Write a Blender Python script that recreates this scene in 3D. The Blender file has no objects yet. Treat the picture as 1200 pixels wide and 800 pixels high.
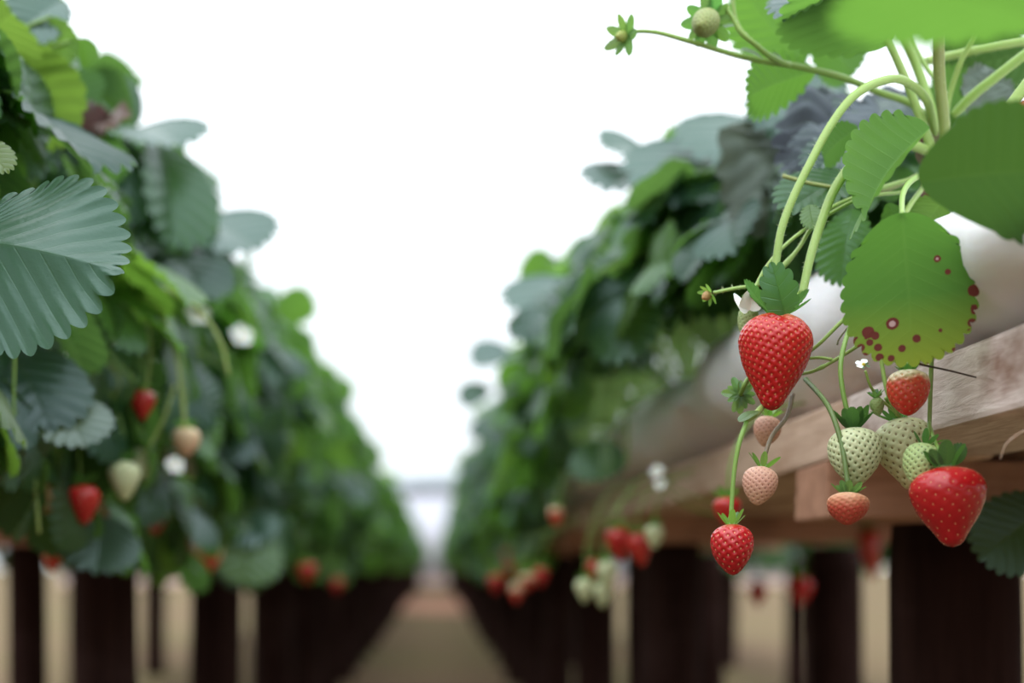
import bpy, math, random
import numpy as np
from mathutils import Vector, Matrix

# ------------------------------------------------------------------ basics
F = 1667.0            # focal length in pixels of the 1200 px wide frame
VX, VY = 510.0, 662.0 # where the rows run together
CZ = 0.48             # camera height
RX, LX = 0.355, -0.445   # centre lines of the two rows
COL = bpy.context.scene.collection
PI = math.pi


def P(px, py, Y):
    return Vector(((px - VX) / F * Y, Y, CZ + (VY - py) / F * Y))


def lerp(a, b, t):
    return a + (b - a) * t


# ------------------------------------------------------------------ mesh builder
class MB:
    def __init__(self):
        self.v, self.f, self.m, self.c, self.uv = [], [], [], [], []
        self.n = 0

    def add(self, verts, faces, col=(1, 1, 1), mat=0, uv=None):
        verts = np.asarray(verts, float)
        k = len(verts)
        self.v.append(verts)
        c = np.asarray(col, float)
        if c.ndim == 1:
            c = np.tile(c, (k, 1))
        self.c.append(c)
        self.uv.append(np.zeros((k, 2)) if uv is None else np.asarray(uv, float))
        b = self.n
        self.f.extend([tuple(b + i for i in q) for q in faces])
        self.m.extend([mat] * len(faces))
        self.n += k

    def build(self, name, mats, parent=None, base=None, smooth=True, matrix=None):
        v = np.concatenate(self.v) if self.v else np.zeros((0, 3))
        if base is not None:
            v = v - np.array(base)
        me = bpy.data.meshes.new(name)
        me.from_pydata(v.tolist(), [], self.f)
        if not isinstance(mats, (list, tuple)):
            mats = [mats]
        for m in mats:
            me.materials.append(m)
        me.polygons.foreach_set('material_index', self.m)
        me.polygons.foreach_set('use_smooth', [smooth] * len(self.f))
        c = np.concatenate(self.c)
        a = me.attributes.new('tint', 'FLOAT_COLOR', 'POINT')
        a.data.foreach_set('color', np.concatenate([c, np.ones((len(c), 1))], 1).ravel())
        uv = np.concatenate(self.uv)
        ul = me.uv_layers.new(name='UVMap')
        idx = np.zeros(len(me.loops), dtype=np.int32)
        me.loops.foreach_get('vertex_index', idx)
        ul.data.foreach_set('uv', uv[idx].ravel())
        me.update()
        o = bpy.data.objects.new(name, me)
        COL.objects.link(o)
        if parent is not None:
            o.parent = parent
        return o


def tag(o, label, cat, group=None, kind=None):
    o['label'] = label
    o['category'] = cat
    if group:
        o['group'] = group
    if kind:
        o['kind'] = kind
    return o


def thing(name, label, cat, loc, group=None, rz=0.0):
    o = bpy.data.objects.new(name, None)
    o.empty_display_size = 0.02
    COL.objects.link(o)
    o.location = loc
    o.rotation_euler = (0, 0, rz)
    return tag(o, label, cat, group)


def dup(root, loc, rz=0.0, label=None, group=None, scale=1.0):
    r = root.copy()
    COL.objects.link(r)
    r.location = loc
    r.rotation_euler = (0, 0, rz)
    r.scale = (scale, scale, scale)
    if label:
        r['label'] = label
    if group:
        r['group'] = group
    elif 'group' in r:
        del r['group']
    for ch in list(root.children):
        c = ch.copy()
        COL.objects.link(c)
        c.parent = r
        for g in list(ch.children):
            d = g.copy()
            COL.objects.link(d)
            d.parent = c
    return r


def struct(o):
    o['kind'] = 'structure'
    return o


# ------------------------------------------------------------------ materials
def mat(name):
    m = bpy.data.materials.new(name)
    m.use_nodes = True
    nt = m.node_tree
    nt.nodes.clear()
    return m, nt, nt.nodes, nt.links


def mixc(nt, fac, a, b, mode='MIX'):
    n = nt.nodes.new('ShaderNodeMix')
    n.data_type = 'RGBA'
    n.blend_type = mode
    for s, x in ((0, fac), (6, a), (7, b)):
        if isinstance(x, bpy.types.NodeSocket):
            nt.links.new(x, n.inputs[s])
        elif s == 0:
            n.inputs[0].default_value = x
        else:
            n.inputs[s].default_value = (*x, 1) if len(x) == 3 else x
    return n.outputs[2]


def math_(nt, op, a, b=0.0, c=0.0):
    n = nt.nodes.new('ShaderNodeMath')
    n.operation = op
    for i, x in enumerate((a, b, c)):
        if isinstance(x, bpy.types.NodeSocket):
            nt.links.new(x, n.inputs[i])
        else:
            n.inputs[i].default_value = x
    return n.outputs[0]


def ramp(nt, fac, stops):
    n = nt.nodes.new('ShaderNodeValToRGB')
    while len(n.color_ramp.elements) < len(stops):
        n.color_ramp.elements.new(0.5)
    for e, (p, c) in zip(n.color_ramp.elements, stops):
        e.position = p
        e.color = (*c, 1) if len(c) == 3 else c
    nt.links.new(fac, n.inputs[0])
    return n.outputs[0]


def noise(nt, scale, detail=3.0, rough=0.5, vec=None, dist=0.0):
    n = nt.nodes.new('ShaderNodeTexNoise')
    n.inputs['Scale'].default_value = scale
    n.inputs['Detail'].default_value = detail
    n.inputs['Roughness'].default_value = rough
    n.inputs['Distortion'].default_value = dist
    if vec is not None:
        nt.links.new(vec, n.inputs['Vector'])
    return n.outputs[0]


def objco(nt, scale=(1, 1, 1)):
    t = nt.nodes.new('ShaderNodeTexCoord')
    mp = nt.nodes.new('ShaderNodeMapping')
    mp.inputs['Scale'].default_value = scale
    nt.links.new(t.outputs['Object'], mp.inputs['Vector'])
    return mp.outputs[0]


def finish(nt, shader):
    o = nt.nodes.new('ShaderNodeOutputMaterial')
    nt.links.new(shader, o.inputs[0])


def princ(nt, base=None, rough=0.5, spec=0.5, **kw):
    p = nt.nodes.new('ShaderNodeBsdfPrincipled')
    if isinstance(base, bpy.types.NodeSocket):
        nt.links.new(base, p.inputs['Base Color'])
    elif base is not None:
        p.inputs['Base Color'].default_value = (*base, 1)
    if isinstance(rough, bpy.types.NodeSocket):
        nt.links.new(rough, p.inputs['Roughness'])
    else:
        p.inputs['Roughness'].default_value = rough
    p.inputs['Specular IOR Level'].default_value = spec
    for k, v in kw.items():
        p.inputs[k.replace('_', ' ')].default_value = v
    return p


def bump(nt, height, strength, dist, target):
    b = nt.nodes.new('ShaderNodeBump')
    b.inputs['Strength'].default_value = strength
    b.inputs['Distance'].default_value = dist
    nt.links.new(height, b.inputs['Height'])
    nt.links.new(b.outputs[0], target.inputs['Normal'])


def attr(nt, name='tint'):
    a = nt.nodes.new('ShaderNodeAttribute')
    a.attribute_name = name
    return a.outputs['Color']


def leaf_material(name, spots=None, transl=0.42, rough=0.36, wither=False, vk=1.0, spec=0.9):
    m, nt, ns, ln = mat(name)
    C = attr(nt)
    geo = ns.new('ShaderNodeNewGeometry')
    back = geo.outputs['Backfacing']
    uvn = ns.new('ShaderNodeUVMap')
    uvn.uv_map = 'UVMap'
    sep = ns.new('ShaderNodeSeparateXYZ')
    ln.new(uvn.outputs[0], sep.inputs[0])
    u, v = sep.outputs[0], sep.outputs[1]
    av = math_(nt, 'ABSOLUTE', v)
    fr = math_(nt, 'FRACT', u)
    dv = math_(nt, 'ABSOLUTE', math_(nt, 'SUBTRACT', fr, 0.5))
    wob = math_(nt, 'MULTIPLY', math_(nt, 'SUBTRACT', noise(nt, 90.0, 2.0, 0.5, objco(nt)), 0.5), 0.12)
    side = math_(nt, 'SUBTRACT', 1.0, math_(nt, 'MULTIPLY', math_(nt, 'ADD', dv, wob), 16.0))
    side = math_(nt, 'MAXIMUM', side, 0.0)
    mid = math_(nt, 'MAXIMUM', math_(nt, 'SUBTRACT', 1.0, math_(nt, 'MULTIPLY', av, 22.0)), 0.0)
    vein = math_(nt, 'MAXIMUM', math_(nt, 'MULTIPLY', side, math_(nt, 'SUBTRACT', 1.0, math_(nt, 'MULTIPLY', av, 0.6))), mid)
    vein = math_(nt, 'MULTIPLY', vein, vk)
    nz = noise(nt, 55.0, 4.0, 0.6, objco(nt))
    C0 = mixc(nt, 1.0, C, (0.62, 0.62, 0.66), 'MULTIPLY')
    front = mixc(nt, math_(nt, 'MULTIPLY', vein, 0.22), C0, (0.14, 0.26, 0.08))
    front = mixc(nt, math_(nt, 'MULTIPLY', nz, 0.35), front, (0.02, 0.05, 0.02))
    backc = mixc(nt, 0.15, C0, (0.20, 0.34, 0.09))
    backc = mixc(nt, math_(nt, 'MULTIPLY', vein, 0.25), backc, (0.26, 0.42, 0.12))
    base = mixc(nt, back, front, backc)
    trc = mixc(nt, 0.55, mixc(nt, 1.0, C, (2.4, 2.3, 1.8), 'MULTIPLY'), (0.20, 0.36, 0.045))
    trc = mixc(nt, math_(nt, 'MULTIPLY', nz, 0.3), trc, (0.08, 0.22, 0.02))
    if wither:
        trc = C
    if spots:
        pos = attr(nt, 'flat')
        tot = None
        core = None
        for (sx, sy, sr, wh) in spots:
            d = ns.new('ShaderNodeVectorMath')
            d.operation = 'DISTANCE'
            ln.new(pos, d.inputs[0])
            d.inputs[1].default_value = (sx, sy, 0)
            dd = math_(nt, 'ADD', d.outputs['Value'], math_(nt, 'MULTIPLY', math_(nt, 'SUBTRACT', nz, 0.5), sr * 1.0))
            k = math_(nt, 'GREATER_THAN', sr, dd)
            tot = k if tot is None else math_(nt, 'MAXIMUM', tot, k)
            if wh:
                k2 = math_(nt, 'GREATER_THAN', sr * 0.5, dd)
                core = k2 if core is None else math_(nt, 'MAXIMUM', core, k2)
        edge = math_(nt, 'GREATER_THAN', math_(nt, 'ADD', math_(nt, 'MULTIPLY', noise(nt, 170.0, 2.0, 0.5, objco(nt)), 1.0), math_(nt, 'MULTIPLY', av, 0.55)), 1.16)
        sp2 = ns.new('ShaderNodeSeparateXYZ')
        ln.new(pos, sp2.inputs[0])
        edge = math_(nt, 'MULTIPLY', edge, math_(nt, 'GREATER_THAN', sp2.outputs[1], 0.45))
        tot = math_(nt, 'MAXIMUM', tot, edge)
        yel = math_(nt, 'MULTIPLY', math_(nt, 'MAXIMUM', math_(nt, 'SUBTRACT', sp2.outputs[1], 0.55), 0.0), 0.9)
        base = mixc(nt, yel, base, (0.42, 0.45, 0.03))
        trc = mixc(nt, yel, trc, (0.62, 0.62, 0.03))
        base = mixc(nt, tot, base, (0.13, 0.028, 0.02))
        trc = mixc(nt, tot, trc, (0.16, 0.03, 0.02))
        if core is not None:
            base = mixc(nt, core, base, (0.55, 0.36, 0.36))
            trc = mixc(nt, core, trc, (0.4, 0.25, 0.22))
    p = princ(nt, base, math_(nt, 'ADD', math_(nt, 'MULTIPLY', back, 0.3), rough), 0.9)
    ln.new(math_(nt, 'SUBTRACT', spec, math_(nt, 'MULTIPLY', back, spec * 0.7)), p.inputs['Specular IOR Level'])
    p.inputs['Specular Tint'].default_value = (0.74, 0.95, 1.0, 1)
    p.inputs['Sheen Roughness'].default_value = 0.4
    p.inputs['Sheen Tint'].default_value = (0.85, 0.95, 1.0, 1)
    ln.new(math_(nt, 'MULTIPLY', math_(nt, 'SUBTRACT', 1.0, back), 0.0 if wither else 0.04), p.inputs['Sheen Weight'])
    nb = noise(nt, 420.0, 2.0, 0.5, objco(nt))
    h = math_(nt, 'ADD', math_(nt, 'MULTIPLY', vein, -1.0), math_(nt, 'MULTIPLY', nb, 0.5))
    bump(nt, h, 0.55, 0.0006, p)
    tr = ns.new('ShaderNodeBsdfTranslucent')
    ln.new(trc, tr.inputs['Color'])
    mx = ns.new('ShaderNodeMixShader')
    mx.inputs[0].default_value = transl
    ln.new(p.outputs[0], mx.inputs[1])
    ln.new(tr.outputs[0], mx.inputs[2])
    finish(nt, mx.outputs[0])
    return m


def tint_material(name, rough=0.4, spec=0.5, sss=0.0, bumps=None, var=0.25, coat=0.0):
    m, nt, ns, ln = mat(name)
    C = attr(nt)
    nz = noise(nt, 180.0, 3.0, 0.6, objco(nt))
    c = mixc(nt, math_(nt, 'MULTIPLY', nz, var), C, mixc(nt, 1.0, C, (0.35, 0.35, 0.35), 'MULTIPLY'))
    p = princ(nt, c, rough, spec)
    if sss:
        p.inputs['Subsurface Weight'].default_value = sss
        p.inputs['Subsurface Scale'].default_value = 0.003
        p.inputs['Subsurface Radius'].default_value = (1.0, 0.35, 0.2)
    if coat:
        p.inputs['Coat Weight'].default_value = coat
        p.inputs['Coat Roughness'].default_value = 0.12
    if bumps:
        bump(nt, noise(nt, bumps[0], 3.0, 0.6, objco(nt)), bumps[1], bumps[2], p)
    finish(nt, p.outputs[0])
    return m


def wood_material(name, light, dark, stain, rough=0.8, grain=(60, 4, 60), stainscale=9.0, stainamt=0.55, spec=0.3):
    m, nt, ns, ln = mat(name)
    g = noise(nt, 1.0, 6.0, 0.65, objco(nt, grain), 0.6)
    c = ramp(nt, g, [(0.30, dark), (0.62, light)])
    s = noise(nt, stainscale, 4.0, 0.6, objco(nt, (1, 0.5, 1)))
    sm = ramp(nt, s, [(0.50, (0, 0, 0)), (0.68, (1, 1, 1))])
    c = mixc(nt, math_(nt, 'MULTIPLY', sm, stainamt), c, stain)
    p = princ(nt, c, rough, spec)
    bump(nt, g, 0.6, 0.002, p)
    finish(nt, p.outputs[0])
    return m


M_leaf = leaf_material('leaf_green')
M_hero = leaf_material('leaf_green_large', transl=0.5)
M_glossy = leaf_material('leaf_green_waxy', transl=0.15, rough=0.32, vk=0.4)
M_pleat = leaf_material('leaf_green_pleated', transl=0.15, rough=0.36, vk=0.4, spec=0.6)
M_wither = leaf_material('leaf_withered', transl=0.25, rough=0.6, wither=True)
SPOTS = [(1047, 374, 7, 1), (1020, 380, 7, 0), (1028, 385, 5, 0), (1012, 397, 4.5, 0), (1074, 395, 5, 0), (1096, 306, 5, 1), (1108, 322, 4, 0), (1137, 347, 7, 0), (1134, 383, 5, 0), (1058, 404, 4.5, 0), (1031, 399, 4.5, 0), (1016, 408, 5, 0), (1033, 411, 4.5, 0), (1046, 414, 4, 0), (1100, 388, 2.5, 0), (1022, 392, 4, 0)]
M_spot = leaf_material('leaf_spotted', transl=0.55, rough=0.42, vk=0.45, spots=[((px - 1057 - (py - 249) * 0.082) / 172, (py - 249) / 172, r / 172, bool(wh)) for px, py, r, wh in SPOTS])
M_stem = tint_material('stem_green', rough=0.45, spec=0.45, sss=0.15, bumps=(900, 0.25, 0.0004))
M_flesh = tint_material('berry_flesh', rough=0.26, spec=0.36, sss=0.05, var=0.12, coat=0.2)
M_flesh_matt = tint_material('berry_flesh_unripe', rough=0.5, spec=0.35, sss=0.15, var=0.1)
M_seed = tint_material('berry_seed', rough=0.35, spec=0.5, var=0.0)
M_petal = tint_material('petal_white', rough=0.6, spec=0.2, sss=0.2, var=0.0)
M_board = wood_material('board_weathered', (0.70, 0.60, 0.56), (0.46, 0.35, 0.31), (0.20, 0.10, 0.06), grain=(150, 22, 150), stainscale=22.0, stainamt=0.85)
M_board2 = wood_material('board_sawn', (0.58, 0.41, 0.31), (0.38, 0.25, 0.17), (0.28, 0.13, 0.06), grain=(110, 9, 110), stainscale=16.0)
M_bearer = wood_material('bearer_sawn', (0.42, 0.22, 0.14), (0.25, 0.12, 0.07), (0.10, 0.045, 0.025), grain=(4, 60, 60))
M_post = wood_material('post_tarred', (0.024, 0.0105, 0.008), (0.008, 0.003, 0.002), (0.048, 0.026, 0.024), rough=0.9, grain=(50, 50, 3), stainscale=6, stainamt=0.6, spec=0.06)


def bag_material():
    m, nt, ns, ln = mat('bag_white_plastic')
    s = noise(nt, 14.0, 4.0, 0.6, objco(nt, (1, 0.35, 1)), 0.8)
    c = ramp(nt, s, [(0.35, (0.77, 0.74, 0.76)), (0.7, (0.85, 0.835, 0.86))])
    p = princ(nt, c, 0.42, 0.4)
    p.inputs['Subsurface Weight'].default_value = 0.1
    p.inputs['Subsurface Scale'].default_value = 0.01
    bump(nt, s, 0.35, 0.006, p)
    finish(nt, p.outputs[0])
    return m


M_bag = bag_material()


def ground_material():
    m, nt, ns, ln = mat('ground_dry_grass')
    a = noise(nt, 0.9, 5.0, 0.6, objco(nt))
    b = noise(nt, 22.0, 4.0, 0.7, objco(nt))
    c = ramp(nt, a, [(0.32, (0.185, 0.112, 0.072)), (0.50, (0.165, 0.115, 0.062)), (0.66, (0.14, 0.13, 0.05))])
    c = mixc(nt, math_(nt, 'MULTIPLY', b, 0.7), c, (0.08, 0.06, 0.03))
    p = princ(nt, c, 0.95, 0.1)
    bump(nt, b, 0.6, 0.02, p)
    finish(nt, p.outputs[0])
    return m


def plain(name, base, rough=0.7, spec=0.3, scale=30.0, amt=0.25, bstr=0.3):
    m, nt, ns, ln = mat(name)
    z = noise(nt, scale, 4.0, 0.6, objco(nt))
    c = mixc(nt, math_(nt, 'MULTIPLY', z, amt), base, tuple(x * 0.5 for x in base))
    p = princ(nt, c, rough, spec)
    bump(nt, z, bstr, 0.005, p)
    finish(nt, p.outputs[0])
    return m


M_ground = ground_material()
M_soil = plain('bare_reddish_soil', (0.36, 0.19, 0.125), 0.95, 0.1, 8.0)
M_sheet = plain('white_sheet', (0.60, 0.60, 0.68), 0.6, 0.2, 2.0, 0.1)
M_hill_haze = plain('hill_haze_grey_blue', (0.42, 0.47, 0.52), 0.6, 0.2, 2.0, 0.15)  # distant hill's haze put into the grey-blue base colour
M_skirt = plain('pinkish_skirt', (0.66, 0.47, 0.40), 0.8, 0.2, 3.0, 0.2)

# ------------------------------------------------------------------ curves and tubes
def catmull(pts, n=8):
    pts = [Vector(p) for p in pts]
    if len(pts) == 2:
        return [pts[0].lerp(pts[1], i / n) for i in range(n + 1)]
    q = [pts[0] * 2 - pts[1]] + pts + [pts[-1] * 2 - pts[-2]]
    out = []
    for i in range(1, len(q) - 2):
        a, b, c, d = q[i - 1:i + 3]
        for k in range(n):
            t = k / n
            out.append(0.5 * ((2 * b) + (c - a) * t + (2 * a - 5 * b + 4 * c - d) * t * t + (3 * b - a - 3 * c + d) * t ** 3))
    out.append(pts[-1])
    return out


def tube(mb, pts, r0, r1=None, segs=8, n=8, col=(0.24, 0.36, 0.09), mat=0, col1=None, nodes=(), cap=True):
    c = catmull(pts, n)
    r1 = r0 if r1 is None else r1
    L = len(c)
    vs, cs = [], []
    up = Vector((0.31, -0.9, 0.2))
    for i, p in enumerate(c):
        t = (c[min(i + 1, L - 1)] - c[max(i - 1, 0)])
        t = t.normalized() if t.length > 1e-9 else Vector((0, 0, 1))
        x = (up - t * up.dot(t))
        if x.length < 1e-4:
            x = t.orthogonal()
        x.normalize()
        up = x
        y = t.cross(x)
        f = i / (L - 1)
        r = lerp(r0, r1, f)
        for (nf, nr) in nodes:
            r *= 1 + nr * math.exp(-((f - nf) / 0.03) ** 2)
        cc = col if col1 is None else [lerp(a, b, f) for a, b in zip(col, col1)]
        for k in range(segs):
            a = 2 * PI * k / segs
            vs.append(p + x * (r * math.cos(a)) + y * (r * math.sin(a)))
            cs.append(cc)
    fs = []
    for i in range(L - 1):
        for k in range(segs):
            k2 = (k + 1) % segs
            fs.append((i * segs + k, i * segs + k2, (i + 1) * segs + k2, (i + 1) * segs + k))
    if cap:
        fs.append(tuple(range(segs - 1, -1, -1)))
        fs.append(tuple((L - 1) * segs + k for k in range(segs)))
    mb.add(vs, fs, cs, mat)
    return c


def hairs(mb, curve, r, rnd, n, length=0.0017, col=(0.5, 0.62, 0.3)):
    for _ in range(n):
        i = rnd.randrange(1, len(curve) - 1)
        t = (curve[i + 1] - curve[i - 1]).normalized()
        d = Vector((rnd.gauss(0, 1), rnd.gauss(0, 1), rnd.gauss(0, 1)))
        d = (d - t * d.dot(t)).normalized()
        b = curve[i].lerp(curve[i + 1], rnd.random()) + d * r * 0.9
        s = t * 0.00011
        e = d.cross(t) * 0.00011
        tip = b + d * length * rnd.uniform(0.6, 1.2) + t * rnd.uniform(-.3, .3) * length
        mb.add([b + s, b - s + e, b - s - e, tip], [(0, 1, 3), (1, 2, 3), (2, 0, 3)], col)


# ------------------------------------------------------------------ leaves
LOD = {3: (10, 8, 9), 2: (8, 4, 4), 1: (7, 2, 2)}


def leaf_grid(lod, W=0.46, teeth=0.05, bend=0.7, fold=0.25, pleat=0.02, wave=0.0, rnd=None, crumple=0.0, base_narrow=0.30, nteeth=None, t0=0.75, vang=0.62):
    """a leaflet of length 1 along +Y, upper side +Z: verts, faces, uv, flat coordinates"""
    nl, spl, nsx = LOD[lod]
    nl = nteeth or nl
    nb = max(2, spl)
    ts = np.concatenate([np.linspace(0.06, t0, nb + 1)[:-1], np.linspace(t0, PI, int((nl + 0.5) * spl) + 1)])
    ph = np.clip((ts - t0) / (PI - t0), 0, 1) * (nl + 0.5)
    xb = W * np.sin(ts) * (1 - base_narrow * np.cos(ts))
    yb = 0.5 - 0.5 * np.cos(ts)
    yc = 0.52
    rl = np.hypot(xb, yb - yc) + 1e-6
    tooth = np.abs(np.sin(PI * ph)) ** 0.75 * teeth * (ts > t0)
    tx = tooth * xb / rl
    ty = tooth * (yb - yc) / rl + tooth * 0.35
    tx[-1] = 0.0
    ym = np.maximum(0.015 * ts, yb - vang * np.abs(xb) * (0.4 + 0.6 * np.minimum(1, ts / 1.2)))
    ym = np.maximum.accumulate(ym)
    ym = np.minimum(ym, yb)
    ss = np.linspace(0, 1, nsx + 1)
    seed = rnd.random() * 10 if rnd else 0
    V, U, FL, Fc = [], [], [], []
    nt, n2 = len(ts), len(ss)
    for sd in (1, -1):
        X = sd * (xb[:, None] * ss[None, :] + tx[:, None] * ss[None, :] ** 3)
        Y = ym[:, None] + (yb - ym)[:, None] * ss[None, :] + ty[:, None] * ss[None, :] ** 3
        PH = np.repeat(ph[:, None], n2, 1)
        S = np.repeat(ss[None, :], nt, 0)
        Z = fold * np.abs(X) - fold * 0.9 * X * X
        Z = Z + 0.5 * pleat * np.sqrt(S) * np.cos(2 * PI * PH) * np.clip((ts[:, None] - t0) * 3, 0, 1)
        Z = Z + wave * np.sin(3.0 * Y * PI + seed + sd * 1.3) * S ** 2
        if crumple:
            Z = Z + crumple * (np.sin(9 * Y + 5 * X + seed) + np.sin(14 * X - 6 * Y + seed * 2) * 0.8 + np.sin(21 * Y + 13 * X * sd + seed * 3) * 0.5) * (0.3 + S)
        V.append(np.stack([X, Y, Z], -1).reshape(-1, 3))
        U.append(np.stack([PH, S * sd], -1).reshape(-1, 2))
        b = nt * n2 * (0 if sd == 1 else 1)
        for i in range(nt - 1):
            for k in range(n2 - 1):
                a0, a1, a2, a3 = b + i * n2 + k, b + i * n2 + k + 1, b + (i + 1) * n2 + k + 1, b + (i + 1) * n2 + k
                Fc.append((a0, a1, a2, a3) if sd == 1 else (a0, a3, a2, a1))
    V = np.concatenate(V)
    U = np.concatenate(U)
    flat = V.copy()
    flat[:, 2] = 0
    # bend along the midrib, chord kept on +Y
    k = bend if abs(bend) > 1e-3 else 1e-3
    y = V[:, 1].copy()
    z = V[:, 2].copy()
    ang = k * y
    yy = np.sin(ang) / k + z * np.sin(ang)
    zz = -(1 - np.cos(ang)) / k + z * np.cos(ang)
    c, s = math.cos(k / 2), math.sin(k / 2)
    V[:, 1] = yy * c - zz * s
    V[:, 2] = yy * s + zz * c
    V[:, 1] /= (2 * math.sin(k / 2) / k)
    return V, Fc, U, flat


def frame(B, T, Nn):
    y = (T - B)
    L = y.length
    y = y / L
    z = Nn - y * Nn.dot(y)
    if z.length < 1e-4:
        z = y.orthogonal()
    z.normalize()
    x = y.cross(z)
    return np.array([[*x], [*y], [*z]]), L


def put_leaf(mb, B, T, Nn, col, lod=2, mat=0, flats=None, **kw):
    V, Fc, U, flat = leaf_grid(lod, **kw)
    R, L = frame(Vector(B), Vector(T), Vector(Nn))
    W = (V * L) @ R + np.array(B)
    mb.add(W, Fc, col, mat, U)
    if flats is not None:
        flats.append(flat)


def rand_col(rnd):
    t = rnd.random()
    if t < 0.62:
        a, b = (0.016, 0.060, 0.030), (0.038, 0.115, 0.050)
    elif t < 0.90:
        a, b = (0.05, 0.16, 0.03), (0.09, 0.24, 0.04)
    else:
        a, b = (0.12, 0.27, 0.04), (0.17, 0.32, 0.05)
    k = rnd.random()
    return tuple(lerp(x, y, k) for x, y in zip(a, b))


def trifoliate(mb, c, axis, nrm, L, rnd, lod, col=None, mat=0):
    """three leaflets about c; axis is where the middle one points"""
    axis = Vector(axis).normalized()
    nrm = Vector(nrm)
    nrm = (nrm - axis * nrm.dot(axis)).normalized()
    col = col or rand_col(rnd)
    for k, (a, s) in enumerate(((0, 1.0), (1.25, 0.92), (-1.25, 0.92))):
        d = Matrix.Rotation(a + rnd.uniform(-.2, .2), 3, nrm) @ axis
        droop = rnd.uniform(0.0, 0.45)
        d = (d - nrm * droop).normalized()
        l = L * s * rnd.uniform(.88, 1.08)
        n2 = (nrm + Vector((rnd.uniform(-.25, .25), rnd.uniform(-.25, .25), rnd.uniform(-.25, .25)))).normalized()
        b = c + d * (0.004)
        cc = tuple(x * rnd.uniform(.85, 1.15) for x in col)
        put_leaf(mb, b, b + d * l, n2, cc, lod, mat, W=rnd.uniform(.43, .52), teeth=0.055, bend=rnd.uniform(.2, 1.2), fold=rnd.uniform(.05, .5),
                 pleat=0.03, wave=rnd.uniform(0, .05), rnd=rnd)


STEMC = (0.20, 0.34, 0.07)


def petiole_pts(c0, c1, rnd, lift=0.06):
    m = c0.lerp(c1, 0.45) + Vector((rnd.uniform(-.015, .015), rnd.uniform(-.015, .015), lift))
    return [c0, m, c1]


def plant_leaves(rnd, n, phi0, phi1, spread=0.17, size=(.055, .082), front=0.18, az=0.275):
    """leaf stations in plant coordinates: aisle towards -x, origin on the bag top"""
    out = []
    for i in range(n):
        ph = math.radians(rnd.uniform(phi0, phi1))
        rr = rnd.uniform(.72, 1.06)
        x = -0.03 - front * math.cos(ph) * rr
        z = 0.015 + (az if ph > 0 else 0.25) * math.sin(ph) * rr
        if ph < 0:
            x = min(x, -0.145)
        y = rnd.uniform(-spread, spread)
        nrm = Vector((-math.cos(ph), rnd.uniform(-.6, .4), math.sin(ph) * 0.6 + 0.45)).normalized()
        nrm = (nrm + Vector((rnd.uniform(-.4, .4), rnd.uniform(-.5, .5), rnd.uniform(-.35, .35)))).normalized()
        ax = Vector((-math.cos(ph) * 0.5 - 0.1 + rnd.uniform(-.5, .5), rnd.uniform(-.9, .9), -0.5 - 0.3 * rnd.random() + 0.5 * math.sin(ph) * rnd.random()))
        out.append((Vector((x, y, z)), ax, nrm, rnd.uniform(*size)))
    return out


# a far plant: one foliage mesh, one mesh of stems, a crown
def far_plant(name, seed, n, phi0, phi1, lod=1):
    rnd = random.Random(seed)
    r = thing(name, 'x', 'plant', (0, 0, 0))
    fm, sm, cm = MB(), MB(), MB()
    for (c, ax, nr, L) in plant_leaves(rnd, n, phi0, phi1):
        trifoliate(fm, c, ax, nr, L, rnd, lod)
        tube(sm, petiole_pts(Vector((0, rnd.uniform(-.02, .02), 0.012)), c, rnd), 0.0022, 0.0014, 5, 5, STEMC, cap=False)
    for k in range(4):
        y = rnd.uniform(-.12, .12)
        tube(sm, [Vector((0, 0, .01)), Vector((-.10, y * .6, .06)), Vector((-.16, y, -.04)), Vector((-.165, y, -.16))], 0.0018, 0.001, 5, 5, STEMC, cap=False)
    tube(cm, [Vector((0, 0, -.012)), Vector((0, 0, .03))], 0.02, 0.012, 10, 3, (0.16, 0.09, 0.04))
    fm.build('foliage', M_leaf, r)
    sm.build('stems', M_stem, r)
    cm.build('crown', M_stem, r)
    return r


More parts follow.
